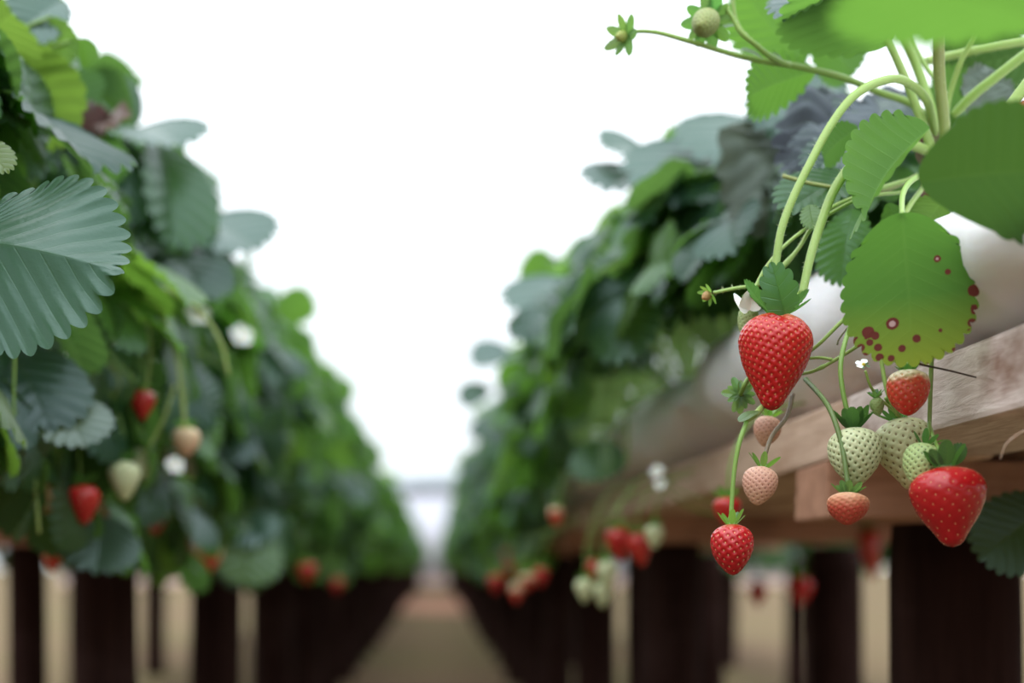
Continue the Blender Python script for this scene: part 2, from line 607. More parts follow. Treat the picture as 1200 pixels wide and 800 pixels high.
# a nearer plant: every leaf a part
def near_plant(label, seed, n, loc, rz, phi0, phi1, extra=(), lod=2, spread=0.17, wither=(), ntr=3, front=0.18, size=(.055, .082), az=0.275):
    rnd = random.Random(seed)
    r = thing('strawberry_plant', label, 'plant', loc, rz=rz)
    inv = (Matrix.Translation(loc) @ Matrix.Rotation(rz, 4, 'Z')).inverted()
    stations = plant_leaves(rnd, n, phi0, phi1, spread, size, front, az)
    fwd = inv.inverted()
    for (c, ax, nr, L) in stations:
        wc = fwd @ c
        if rz and wc.y < 1.15 and wc.z < CZ + 0.07:
            continue
        fm = MB()
        trifoliate(fm, c, ax, nr, L, rnd, lod)
        lf = fm.build('leaf', M_leaf, r)
        pm = MB()
        tube(pm, petiole_pts(Vector((0, rnd.uniform(-.02, .02), 0.012)), c, rnd), 0.0022, 0.0015, 6, 6, STEMC, cap=False)
        pm.build('petiole', M_stem, lf)
    for e in extra:      # leaflets given by base and tip in the world, normal, colour, options
        B, T, nr, col = e[:4]
        kw = dict(e[4]) if len(e) > 4 else {}
        mm = kw.pop('mat', M_leaf)
        lab = kw.pop('label', None)
        B2, T2 = inv @ Vector(B), inv @ Vector(T)
        n2 = inv.to_3x3() @ Vector(nr)
        fm = MB()
        o = dict(W=.47, teeth=.05, bend=.6, fold=.2, pleat=.025, rnd=rnd)
        o.update(kw)
        put_leaf(fm, B2, T2, n2, col, o.pop('lod', lod), 0, **o)
        cc = Vector((0, rnd.uniform(-.02, .02), 0.012))
        ob = fm.build('leaf', mm, r)
        if (B2 - cc).length < 0.45:
            pm = MB()
            tube(pm, petiole_pts(cc, B2, rnd, 0.04), 0.0022, 0.0015, 6, 6, STEMC, cap=False)
            pm.build('petiole', M_stem, ob)
        if lab:
            ob['label'] = lab
    for k in range(ntr):
        y = rnd.uniform(-.13, .13)
        sm = MB()
        tube(sm, [Vector((0, 0, .01)), Vector((-.10, y * .6, .07)), Vector((-.165, y, -.02)), Vector((-.17, y, -.12))], 0.0018, 0.0011, 6, 6, STEMC, cap=False)
        sm.build('fruit_stalk', M_stem, r)
    cm = MB()
    tube(cm, [Vector((0, 0, -.012)), Vector((0, 0, .03))], 0.02, 0.012, 10, 3, (0.16, 0.09, 0.04))
    cm.build('crown', M_stem, r)
    return r


# ------------------------------------------------------------------ berries
PROF = {
    'heart': [(0, .28), (.05, .62), (.14, .88), (.27, 1.0), (.40, .955), (.52, .86), (.64, .72), (.76, .54), (.86, .39), (.94, .27), (.98, .15), (1, 0)],
    'round': [(0, .35), (.06, .66), (.18, .92), (.36, 1.0), (.54, .93), (.70, .76), (.84, .52), (.94, .29), (.985, .13), (1, 0)],
    'blunt': [(0, .55), (.07, .82), (.20, .98), (.38, 1.0), (.56, .92), (.72, .75), (.86, .50), (.95, .28), (.985, .14), (1, 0)],
    'cone': [(0, .34), (.06, .66), (.16, .90), (.28, 1.0), (.42, .95), (.56, .82), (.70, .63), (.84, .44), (.93, .33), (.98, .2), (1, 0)],
    'cap': [(0, .62), (.08, .86), (.2, 1.0), (.42, .98), (.62, .84), (.8, .58), (.93, .3), (.98, .15), (1, 0)],
}


def make_berry(label, top, tip, width, prof='heart', nseed=180, cols=None, seedc=(0.55, 0.38, 0.10), res=(72, 56), depth=0.05, flesh=None,
               sep=(10, 0.45, 0.5), sepc=(0.10, 0.25, 0.06), stalk=None, stalkc=STEMC, stalk_r=0.0009, seed=1, cat='strawberry', group=None, name='strawberry',
               seedsize=0.030, dent=0.02, sepmat=None, leafy=0, sep_lift=0.9, sep_w=0.2, extra_parts=None, pale_side=None):
    rnd = random.Random(seed)
    top, tip = Vector(top), Vector(tip)
    ax = tip - top
    H = ax.length
    Rm = width / 2
    root = thing(name, label, cat, top, group)
    z = ax / H
    x = Vector((1, 0, 0))
    x = (x - z * x.dot(z)).normalized()
    y = z.cross(x)
    Fm = np.array([[*x], [*y], [*z]])
    pv = np.array([p[0] for p in PROF[prof]])
    pr = np.array([p[1] for p in PROF[prof]])
    # smooth cubic through the control points (monotone tangents)
    dl = np.diff(pr) / np.diff(pv)
    tg = np.concatenate([[dl[0]], (dl[1:] + dl[:-1]) / 2, [dl[-1]]])

    def rad(v):
        i = np.clip(np.searchsorted(pv, v, 'right') - 1, 0, len(pv) - 2)
        h = pv[i + 1] - pv[i]
        t = (v - pv[i]) / h
        return np.maximum(0, (2 * t**3 - 3 * t**2 + 1) * pr[i] + (t**3 - 2 * t**2 + t) * h * tg[i] + (-2 * t**3 + 3 * t**2) * pr[i + 1] + (t**3 - t**2) * h * tg[i + 1])

    ph1, ph2 = rnd.random() * 6, rnd.random() * 6

    def shape(v, a):
        r = rad(v) * Rm
        r = r * (1 + dent * np.cos(2 * a + ph1) + dent * 0.7 * np.cos(3 * a + ph2 + 2 * v))
        lo = 0.0
        return np.stack([r * np.cos(a), r * np.sin(a), v * H + lo], -1)

    na, nv = res
    vv = (1 - np.cos(np.linspace(0, PI, nv))) / 2 * 0.35 + np.linspace(0, 1, nv) * 0.65
    aa = np.linspace(0, 2 * PI, na, endpoint=False)
    VV, AA = np.meshgrid(vv[:-1], aa, indexing='ij')
    pts = shape(VV, AA).reshape(-1, 3)
    pts = np.concatenate([pts, [[0, 0, 0.0]], [[0, 0, H]]])
    # seeds on a golden spiral, even by area
    gv = np.linspace(0.03, 0.985, 400)
    dens = rad(gv) + 0.05
    cum = np.cumsum(dens)
    cum /= cum[-1]
    k = (np.arange(nseed) + 0.5) / nseed
    sv = np.interp(k, cum, gv)
    sa = np.arange(nseed) * PI * (3 - math.sqrt(5))
    sp = shape(sv, sa)
    e = 1e-3
    dv = shape(np.minimum(sv + e, .999), sa) - shape(np.maximum(sv - e, 0), sa)
    da = shape(sv, sa + e) - shape(sv, sa - e)
    dv /= np.linalg.norm(dv, axis=1)[:, None] + 1e-12
    da /= np.linalg.norm(da, axis=1)[:, None] + 1e-12
    sn = np.cross(da, dv)
    sgn = np.sign((sn * np.stack([np.cos(sa), np.sin(sa), np.zeros_like(sa)], -1)).sum(1) + 1e-9)
    sn = sn * sgn[:, None]
    area = 2 * PI * Rm * H * 0.62
    spc = math.sqrt(area / nseed)
    d = np.linalg.norm(pts[:, None, :] - sp[None, :, :], axis=2)
    j = d.argmin(1)
    dm = d.min(1)
    dep = depth * spc * 5 * (np.exp(-(dm / (spc * 0.30)) ** 2))
    pts = pts - sn[j] * dep[:, None]
    vcoord = np.concatenate([VV.ravel(), [0, 1]])
    acoord = np.concatenate([AA.ravel(), [0, 0]])
    cols = cols or [(0, (0.62, 0.10, 0.05)), (.12, (0.60, 0.02, 0.015)), (1, (0.52, 0.008, 0.012))]
    cp = np.array([q[0] for q in cols])
    wob = 0.035 * np.sin(3 * acoord + ph1) + 0.025 * np.sin(7 * acoord + ph2)
    vc = np.clip(vcoord + wob * (vcoord < .9), 0, 1)
    cc = np.stack([np.interp(vc, cp, [q[1][i] for q in cols]) for i in range(3)], -1)
    fs = []
    nr = nv - 1
    for i in range(nr - 1):
        for q in range(na):
            q2 = (q + 1) % na
            fs.append((i * na + q, (i + 1) * na + q, (i + 1) * na + q2, i * na + q2))
    ti, bi = nr * na, nr * na + 1
    for q in range(na):
        q2 = (q + 1) % na
        fs.append((ti, q, q2))
        fs.append(((nr - 1) * na + q, bi, (nr - 1) * na + q2))
    mb = MB()
    # winding is checked once for outwardness
    a_, b_, c_ = (pts[fs[len(fs) // 3][w]] for w in range(3))
    nn = np.cross(b_ - a_, c_ - a_)
    if np.dot(nn, a_ * np.array([1, 1, 0])) * np.linalg.det(Fm) < 0:
        fs = [tuple(reversed(f)) for f in fs]
    mb.add(pts @ Fm + np.array(top), fs, cc, 0)
    # seeds
    sl = seedsize * 0.04 * (1 if seedsize < 1 else 1)
    ln_, wd = min(seedsize * H, spc * 0.42), min(seedsize * H, spc * 0.42) * 0.62
    oct_ = []
    for i in range(4):
        oct_.append((math.cos(i * PI / 2), math.sin(i * PI / 2), 0))
    base8 = [(0, -1, 0), (.7, -.5, 0), (.95, .15, 0), (.6, .8, 0), (0, 1, 0), (-.6, .8, 0), (-.95, .15, 0), (-.7, -.5, 0), (0, 0, .75)]
    f8 = [(i, (i + 1) % 8, 8) for i in range(8)]
    if nseed and seedc is not None:
        for q in range(nseed):
            o = sp[q] - sn[q] * depth * spc * 5 * 0.80
            vs = [o + da[q] * (p[0] * wd) + dv[q] * (-p[1] * ln_) + sn[q] * (p[2] * wd + 0.0) for p in base8]
            mb.add(np.array(vs) @ Fm + np.array(top), f8, seedc, 1)
    mb.build('flesh', [flesh or M_flesh, M_seed], root, base=top)
    # calyx
    if sep:
        ns, sl_, spread = sep
        cm = MB()
        tube(cm, [top - z * 0.0004 - z * Rm * 0.12, top + z * Rm * 0.10], Rm * 0.16, Rm * 0.34, 10, 3, sepc)
        near = res[0] >= 48
        seps = []
        for i in range(ns):
            a = 2 * PI * i / ns + rnd.uniform(-.15, .15)
            outd = x * math.cos(a) + y * math.sin(a)
            lift = sep_lift * rnd.uniform(.6, 1.3)
            dr = (outd - z * lift).normalized()
            l = sl_ * width * rnd.uniform(.8, 1.15)
            B = top + outd * Rm * 0.22
            nrm = (-z * 1.0 - outd * lift * -0.2 + outd * -lift)
            col = tuple(q * rnd.uniform(.8, 1.2) for q in sepc)
            sm_ = MB() if near else cm
            seps.append(sm_)
            put_leaf(sm_, B, B + dr * l, nrm, col, 2, 0 if near else 1, W=sep_w, teeth=0.05 * leafy, bend=-rnd.uniform(.1, .9) * spread, fold=0.35, pleat=0.0, rnd=rnd, base_narrow=-0.1)
        cal = cm.build('calyx', [M_stem, sepmat or M_leaf], root, base=top)
        if near:
            for sm_ in seps:
                sm_.build('sepal', sepmat or M_leaf, cal, base=top)
    if stalk:
        sm = MB()
        tube(sm, [top + z * Rm * 0.02] + [Vector(p) for p in stalk], stalk_r, stalk_r * 1.1, 8, 6, stalkc)
        sm.build('stalk', M_stem, root, base=top)
    if extra_parts:
        extra_parts(root, top, x, y, z, Rm, H)
    return root


def flower(label, c, facing, R, rnd, stalk=None, petals=5, group=None):
    c = Vector(c)
    z = Vector(facing).normalized()
    x = z.orthogonal().normalized()
    y = z.cross(x)
    root = thing('strawberry_flower', label, 'flower', c, group)
    for i in range(petals):
        a = 2 * PI * i / 5 + .3
        d = (x * math.cos(a) + y * math.sin(a))
        m = MB()
        put_leaf(m, c + d * R * .18, c + d * R + z * R * .12, z, (0.86, 0.87, 0.84), 2, 0, W=.46, teeth=0, bend=-.4, fold=.1, pleat=0, base_narrow=.35)
        m.build('petal', M_petal, root, base=c)
    m = MB()
    tube(m, [c - z * R * .05, c + z * R * .1, c + z * R * .22], R * .26, R * .1, 10, 3, (0.62, 0.50, 0.06))
    m.build('flower_centre', M_stem, root, base=c)
    m = MB()
    for i in range(5):
        a = 2 * PI * i / 5 + .9
        d = (x * math.cos(a) + y * math.sin(a))
        put_leaf(m, c - z * R * .06, c - z * R * .1 + d * R * .8, z, (0.13, 0.28, 0.06), 1, 0, W=.22, teeth=0, bend=.3, fold=.2, pleat=0)
    m.build('calyx', M_leaf, root, base=c)
    if stalk:
        m = MB()
        tube(m, [c - z * R * .06] + [Vector(p) for p in stalk], 0.0008, 0.001, 7, 5, STEMC)
        m.build('stalk', M_stem, root, base=c)
    return root

# ------------------------------------------------------------------ camera, sky, ground
cam = bpy.data.cameras.new('camera')
cam.sensor_width = 36.0
cam.lens = F / 1200 * 36.0
cam.shift_x = (600 - VX) / 1200
cam.shift_y = (VY - 400) / 1200
cam.clip_start = 0.05
cam.clip_end = 500
cam.dof.use_dof = True
cam.dof.focus_distance = 0.705
cam.dof.aperture_fstop = 4.0
camo = bpy.data.objects.new('camera', cam)
camo.location = (0, 0, CZ)
camo.rotation_euler = (PI / 2, 0, 0)
COL.objects.link(camo)
sc = bpy.context.scene
sc.camera = camo
sc.view_settings.view_transform = 'Standard'
sc.view_settings.look = 'None'
sc.view_settings.gamma = 1.0
sc.view_settings.use_curve_mapping = False
sc.view_settings.exposure = 0.0

w = bpy.data.worlds.new('overcast')
sc.world = w
w.use_nodes = True
bg = w.node_tree.nodes['Background']
bg.inputs['Color'].default_value = (0.89, 0.95, 1.0, 1)
wnt = w.node_tree
wtc = wnt.nodes.new('ShaderNodeTexCoord')
wsp = wnt.nodes.new('ShaderNodeSeparateXYZ')
wnt.links.new(wtc.outputs['Generated'], wsp.inputs[0])
# overcast sky: the zenith three times as bright as the horizon
wel = math_(wnt, 'MAXIMUM', wsp.outputs[2], 0.0)
wnt.links.new(math_(wnt, 'ADD', math_(wnt, 'MULTIPLY', wel, 2.5), 1.2), bg.inputs['Strength'])
sun = bpy.data.lights.new('sun', 'SUN')
sun.energy = 0.9
sun.angle = math.radians(50)
sun.color = (1.0, 0.98, 0.94)
suno = bpy.data.objects.new('sun', sun)
suno.rotation_euler = (math.radians(28), math.radians(-16), 0)
suno.location = (0, 0, 10)
COL.objects.link(suno)

gm = MB()
nx, ny = 60, 90
xs = np.linspace(-1, 1, nx) ** 3 * 60
ys = np.linspace(0, 1, ny) ** 3 * 400 - 6
gx, gy = np.meshgrid(xs, ys, indexing='xy')
gz = 0.006 * np.sin(gx * 9 + gy * 2.1) * np.sin(gy * 5.3) + 0.004 * np.sin(gx * 17) * np.sin(gy * 13)
fs = [(j * nx + i, j * nx + i + 1, (j + 1) * nx + i + 1, (j + 1) * nx + i) for j in range(ny - 1) for i in range(nx - 1)]
gm.add(np.stack([gx, gy, gz - 0.008], -1).reshape(-1, 3), fs)
struct(gm.build('ground', M_ground))


def box_obj(name, x0, x1, y0, y1, z0, z1, m, bev=0.002, parent=None, base=(0, 0, 0), rough_cut=0.0, seed=0, cuts=0):
    import bmesh
    bm = bmesh.new()
    bmesh.ops.create_cube(bm, size=1)
    for v in bm.verts:
        v.co = Vector((lerp(x0, x1, v.co.x + .5), lerp(y0, y1, v.co.y + .5), lerp(z0, z1, v.co.z + .5)))
    if cuts:
        long_ = [e for e in bm.edges if abs((e.verts[0].co - e.verts[1].co).normalized().y) > .9]
        if x1 - x0 > y1 - y0:
            long_ = [e for e in bm.edges if abs((e.verts[0].co - e.verts[1].co).normalized().x) > .9]
        bmesh.ops.subdivide_edges(bm, edges=long_, cuts=cuts)
    if rough_cut:
        rnd = random.Random(seed)
        for v in bm.verts:
            v.co += Vector((rnd.uniform(-1, 1), 0, rnd.uniform(-1, 1))) * rough_cut
    bmesh.ops.bevel(bm, geom=list(bm.edges), offset=bev, segments=2, affect='EDGES', profile=0.6)
    me = bpy.data.meshes.new(name)
    for v in bm.verts:
        v.co -= Vector(base)
    bm.to_mesh(me)
    bm.free()
    me.materials.append(m)
    o = bpy.data.objects.new(name, me)
    o.location = base if parent is None else (0, 0, 0)
    COL.objects.link(o)
    if parent:
        o.parent = parent
    return o


# far end: white sheet over a pinkish skirt; strip on top imitates a distant hill, haze in its colour
sm = MB()
n = 160
xx = np.linspace(-9, 9, n)
yy = 34 + 0.03 * np.sin(xx * 9) + 0.02 * np.sin(xx * 23 + 1)
for (z0, z1, mm, nm, dy) in ((0.1, 2.25, M_sheet, 'wall_end', 0), (2.2, 2.62, M_hill_haze, 'hazy_hill_1', -0.05), (-0.02, 0.13, M_skirt, 'baseboard_end', -0.06)):
    b = MB()
    t = 0.02
    top = z1 + (0.06 * np.sin(xx * 1.9 + 1.2) if nm == 'hazy_hill_1' else 0 * xx)
    ring = [np.stack([xx, yy + dy, xx * 0 + z0], -1), np.stack([xx, yy + dy, top], -1), np.stack([xx, yy + dy + t, top], -1), np.stack([xx, yy + dy + t, xx * 0 + z0], -1)]
    fs = []
    for i in range(n - 1):
        for k in range(4):
            k2 = (k + 1) % 4
            fs.append((k * n + i, k * n + i + 1, k2 * n + i + 1, k2 * n + i))
    b.add(np.concatenate(ring), fs)
    struct(b.build(nm, mm))

# bare reddish strip of soil across the aisle
b = MB()
nx, ny = 24, 20
xs = np.linspace(-0.42, 0.36, nx)
ys = np.linspace(14.2, 21.0, ny)
gx, gy = np.meshgrid(xs, ys, indexing='xy')
ed = np.minimum(1, 6 * np.minimum((gy - 14.2) / 6.8, (21.0 - gy) / 6.8) + 0.0)
gz = 0.03 * np.sqrt(np.maximum(ed, 0)) + 0.004 * np.sin(gx * 31) * np.sin(gy * 7) - 0.004
b.add(np.stack([gx, gy, gz], -1).reshape(-1, 3), [(j * nx + i, j * nx + i + 1, (j + 1) * nx + i + 1, (j + 1) * nx + i) for j in range(ny - 1) for i in range(nx - 1)])
so = b.build('soil_bank', M_soil)
tag(so, 'low bank of bare reddish soil across the far end of the aisle', 'soil', kind='structure')

# ------------------------------------------------------------------ tables: planks, bearers, posts
BZ0, BZ1 = CZ + 0.0676, CZ + 0.105   # plank underside and top
BAGTOP = CZ + 0.221


def post_mesh(seed, r, h):
    rnd = random.Random(seed)
    m = MB()
    na, nz = 22, 14
    vs, fs = [], []
    p1, p2 = rnd.random() * 6, rnd.random() * 6
    for k in range(nz + 1):
        z = h * k / nz
        for a in range(na):
            t = 2 * PI * a / na
            rr = r * (1 + 0.05 * math.sin(2 * t + p1) + 0.03 * math.sin(3 * t + p2 + z * 4) + 0.02 * math.sin(7 * t + z * 9) + rnd.uniform(-.008, .008))
            if k in (0, nz):
                rr *= 0.95
            vs.append((rr * math.cos(t) + 0.006 * math.sin(z * 3 + p1), rr * math.sin(t), z))
    for k in range(nz):
        for a in range(na):
            a2 = (a + 1) % na
            fs.append((k * na + a, k * na + a2, (k + 1) * na + a2, (k + 1) * na + a))
    fs.append(tuple(range(na - 1, -1, -1)))
    fs.append(tuple(nz * na + a for a in range(na)))
    m.add(vs, fs)
    return m


POSTH = CZ + 0.0305 + 0.03
post_proto = [post_mesh(s, 0.044, POSTH).build('wooden_post', M_post) for s in (3, 8, 15)]
for p in post_proto:
    p.location = (0, 0, -0.03)
used_posts = set()
rp = random.Random(5)


def post(x, y, label, group=None, scale=1.0):
    i = rp.randrange(3)
    if i not in used_posts:
        o = post_proto[i]
        used_posts.add(i)
    else:
        o = post_proto[i].copy()
        if 'group' in o:
            del o['group']
        COL.objects.link(o)
    o.location = (x, y, -0.03)
    o.rotation_euler = (0, 0, rp.random() * 6)
    o.scale = (scale, scale, 1)
    tag(o, label, 'post', group)
    return o


ORD = ['first', 'second', 'third', 'fourth', 'fifth', 'sixth', 'seventh', 'eighth', 'ninth', 'tenth']

# right table
post(0.384, 1.05, 'thick dark post under the pallet wood behind the hanging ripe berries')
k = 0
y = 2.02
while y < 33:
    if k < 4:
        post(0.335, y, f'dark aisle-side post of the right table, {ORD[k]} behind the thick post by the berries')
    else:
        post(0.335, y, 'dark post of the right table far along the aisle', 'far posts along the right side of the aisle')
    k += 1
    y += 0.95 if y < 12 else 1.25
k = 0
y = 2.36
while y < 16:
    if k < 3:
        post(0.665, y, f'dark post on the far side of the right table, {ORD[k]} seen through the gaps')
    else:
        post(0.66, y, 'dark post at the back of the right table far along the row', 'far back posts of the right table')
    k += 1
    y += 1.15
# left table
k = 0
y = 1.66
while y < 33:
    if k < 5:
        post(-0.385, y, f'dark aisle-side post of the left table, {ORD[k]} from the left edge of the picture', scale=.74 if k == 0 else 1)
    else:
        post(-0.385, y, 'dark post of the left table far along the aisle', 'far posts along the left side of the aisle')
    k += 1
    y += 0.86 if y < 12 else 1.2
k = 0
y = 2.19
while y < 16:
    if k < 3:
        post(-0.63, y, f'dark post at the back of the left table, {ORD[k]} seen between front posts', scale=.62 if k == 0 else 1)
    else:
        post(-0.63, y, 'dark post at the back of the left table far along the row', 'far back posts of the left table')
    k += 1
    y += 2.0 if k == 1 else 0.98

for side, cx, sgn in (('right', RX, 1), ('left', LX, -1)):
    xf0, xf1 = cx - sgn * 0.10, cx - sgn * 0.005
    xb0, xb1 = cx + sgn * 0.03, cx + sgn * 0.33
    y0 = -1.1
    joints = [-0.9, 0.885 if side == 'right' else 1.3]
    while joints[-1] < 33:
        joints.append(joints[-1] + 2.4 + (3.0 if joints[-1] > 8 else 0))
    for i in range(len(joints) - 1):
        a, c = joints[i] + 0.002, joints[i + 1] - 0.002
        if i == 0:
            lf = 'weathered greyish front plank of the right table beside the red berries' if side == 'right' else 'front plank of the left table nearest the camera'
        elif i == 1:
            lf = 'sawn front plank of the right table behind the small pinkish berries' if side == 'right' else 'front plank of the left table, second from the camera'
        else:
            lf = None
        m_ = (M_board if i == 0 else M_board2) if side == 'right' else M_board2
        o = box_obj('wooden_plank', min(xf0, xf1), max(xf0, xf1), a, c, BZ0, BZ1, m_, 0.003, base=((xf0 + xf1) / 2, (a + c) / 2, BZ0), rough_cut=0.0012, seed=i, cuts=10)
        if lf:
            tag(o, lf, 'plank')
        else:
            tag(o, f'front plank of the {side} table farther along the row', 'plank', f'far front planks of the {side} table')
        if i == 0 and side == 'right':
            hero_plank = o
        o = box_obj('wooden_plank', min(xb0, xb1), max(xb0, xb1), a + .03, c + .03, BZ0, BZ1 - 0.006, M_board2, 0.003, base=((xb0 + xb1) / 2, (a + c) / 2, BZ0), rough_cut=0.001, seed=i + 50, cuts=4)
        tag(o, f'wide rear plank under the grow bags of the {side} table', 'plank', f'rear planks of the {side} table')
    ys_ = [0.924, 1.90, 2.85, 3.8, 4.75, 5.7, 6.65, 7.6] if side == 'right' else [1.62, 2.48, 3.34, 4.2, 5.06, 5.92, 6.78, 7.64]
    for i, yb in enumerate(ys_):
        xa, xz = cx - sgn * 0.10, cx + sgn * 0.34
        o = box_obj('cross_bearer', min(xa, xz), max(xa, xz), yb, yb + 0.083, CZ + 0.0305, BZ0, M_bearer, 0.0025, base=(xa, yb, CZ + .0305), rough_cut=0.0008, seed=i + 9, cuts=4)
        if side == 'right' and i < 2:
            tag(o, ('reddish cross bearer under the plank right behind the green berries', 'reddish cross bearer under the right table, second behind the berries')[i], 'bearer')
        else:
            tag(o, f'wooden cross bearer under the {side} table farther along', 'bearer', f'cross bearers of the {side} table')

# a splinter curling off the near plank
sm = MB()
tube(sm, [P(1203, 503, .612), P(1188, 512, .610), P(1178, 522, .611), P(1172, 538, .613)], 0.0005, 0.0002, 6, 6, (0.55, 0.40, 0.30))
sp = sm.build('splinter', M_stem, hero_plank, base=hero_plank.location)


def bag(cx, y0, y1, label, group=None, seed=0, hw=0.115, sag=False):
    rnd = random.Random(seed)
    m = MB()
    na, ny = 44, 70
    q1, q2, q3 = (rnd.random() * 6 for _ in range(3))
    vs, fs = [], []
    zc = CZ + 0.163
    for j in range(ny + 1):
        t = j / ny
        y = lerp(y0, y1, t)
        e = min(t, 1 - t) * (y1 - y0) / 0.10
        k = min(1.0, max(0.0, e)) ** 0.45
        for a in range(na):
            th = 2 * PI * a / na
            cs, sn = math.cos(th), math.sin(th)
            x = hw * math.copysign(abs(cs) ** 0.85, cs)
            z = 0.058 * math.copysign(abs(sn) ** 0.9, sn)
            wr = 0.0022 * math.sin(y * 38 + 3 * th + q1) + 0.0016 * math.sin(y * 71 - 5 * th + q2) + 0.003 * math.sin(y * 11 + q3 + th)
            x += wr * cs
            z += wr * sn * 1.2
            if sag:
                z = (z + .058) * lerp(0.60, 1.0, min(1, max(0, (y - .60) / .32))) - .058
            z = z * lerp(0.06, 1, k)
            x = x * lerp(0.96, 1, k)
            if z < -0.05:
                z = -0.05 - (z + 0.05) * -0.2
            vs.append((cx + x, y, max(zc + z, BZ1 + 0.0005)))
    for j in range(ny):
        for a in range(na):
            a2 = (a + 1) % na
            fs.append((j * na + a, j * na + a2, (j + 1) * na + a2, (j + 1) * na + a))
    fs.append(tuple(range(na)))
    fs.append(tuple(ny * na + a for a in range(na - 1, -1, -1)))
    m.add(vs, [tuple(reversed(f)) for f in fs])
    o = m.build('grow_bag', M_bag, base=(cx, (y0 + y1) / 2, BZ1))
    o.location = (cx, (y0 + y1) / 2, BZ1)
    return tag(o, label, 'grow bag', group)


bag(RX, 0.30, 1.42, 'white plastic grow bag under the plant with the big red berry', seed=1, sag=True)
bag(LX, 0.20, 1.30, 'white plastic grow bag of the left table nearest the camera', seed=2)
for side, cx, y in (('right', RX, 1.45), ('left', LX, 1.33)):
    proto = None
    while y < 32:
        if proto is None:
            proto = bag(cx, y, y + 1.1, f'white plastic grow bag half hidden under leaves in the {side} row', f'grow bags along the {side} row', seed=7)
            py0 = y
        else:
            c = proto.copy()
            COL.objects.link(c)
            c.location.y += y - py0
        y += 1.13

# ------------------------------------------------------------------ rows of plants
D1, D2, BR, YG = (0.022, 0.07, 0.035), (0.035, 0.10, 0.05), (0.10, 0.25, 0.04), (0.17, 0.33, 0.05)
GL = {'mat': M_glossy}

right_extra = {
    1.40: [
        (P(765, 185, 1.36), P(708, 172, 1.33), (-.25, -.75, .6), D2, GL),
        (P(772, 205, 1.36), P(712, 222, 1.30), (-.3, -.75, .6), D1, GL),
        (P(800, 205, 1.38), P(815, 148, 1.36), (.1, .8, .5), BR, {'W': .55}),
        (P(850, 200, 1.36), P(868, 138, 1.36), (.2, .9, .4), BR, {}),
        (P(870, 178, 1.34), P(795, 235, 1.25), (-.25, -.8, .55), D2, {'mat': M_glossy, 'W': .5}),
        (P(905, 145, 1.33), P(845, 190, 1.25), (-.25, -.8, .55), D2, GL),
    ],
    1.12: [
        (P(925, 125, 1.10), P(908, 272, 1.06), (-.5, -.8, .2), (.10, .11, .055), {'mat': M_wither, 'W': .3, 'crumple': .05, 'fold': .7, 'label': 'dried olive-brown hanging leaf'}),
        (P(945, 120, 1.12), P(880, 235, 1.08), (-.5, -.8, .3), (.085, .12, .055), {'mat': M_wither, 'W': .28, 'crumple': .05, 'fold': .6, 'label': 'limp dull green hanging leaf'}),
        (P(975, 90, 1.08), P(905, 155, 1.06), (-.25, -.8, .55), D1, {'mat': M_glossy, 'crumple': .02}),
    ],
    1.68: [
        (P(745, 300, 1.66), P(690, 290, 1.60), (-.2, .8, .5), YG, {'W': .55}),
        (P(690, 330, 1.7), P(635, 375, 1.62), (-.3, -.8, .55), D2, {'mat': M_glossy, 'W': .55}),
    ],
    1.96: [
        (P(655, 330, 1.95), P(613, 308, 1.95), (-.2, .8, .5), BR, {}),
        (P(735, 400, 1.9), P(650, 425, 1.8), (-.3, -.8, .55), D2, {'mat': M_glossy, 'W': .6}),
        (P(705, 515, 1.62), P(700, 562, 1.6), (-.4, -.9, .2), (.06, .19, .03), {'W': .6}),
    ],
    2.52: [
        (P(600, 415, 2.5), P(552, 420, 2.5), (-.3, -.75, .6), D1, GL),
        (P(575, 455, 2.5), P(540, 470, 2.5), (-.5, -.75, .4), D2, {}),
    ],
}
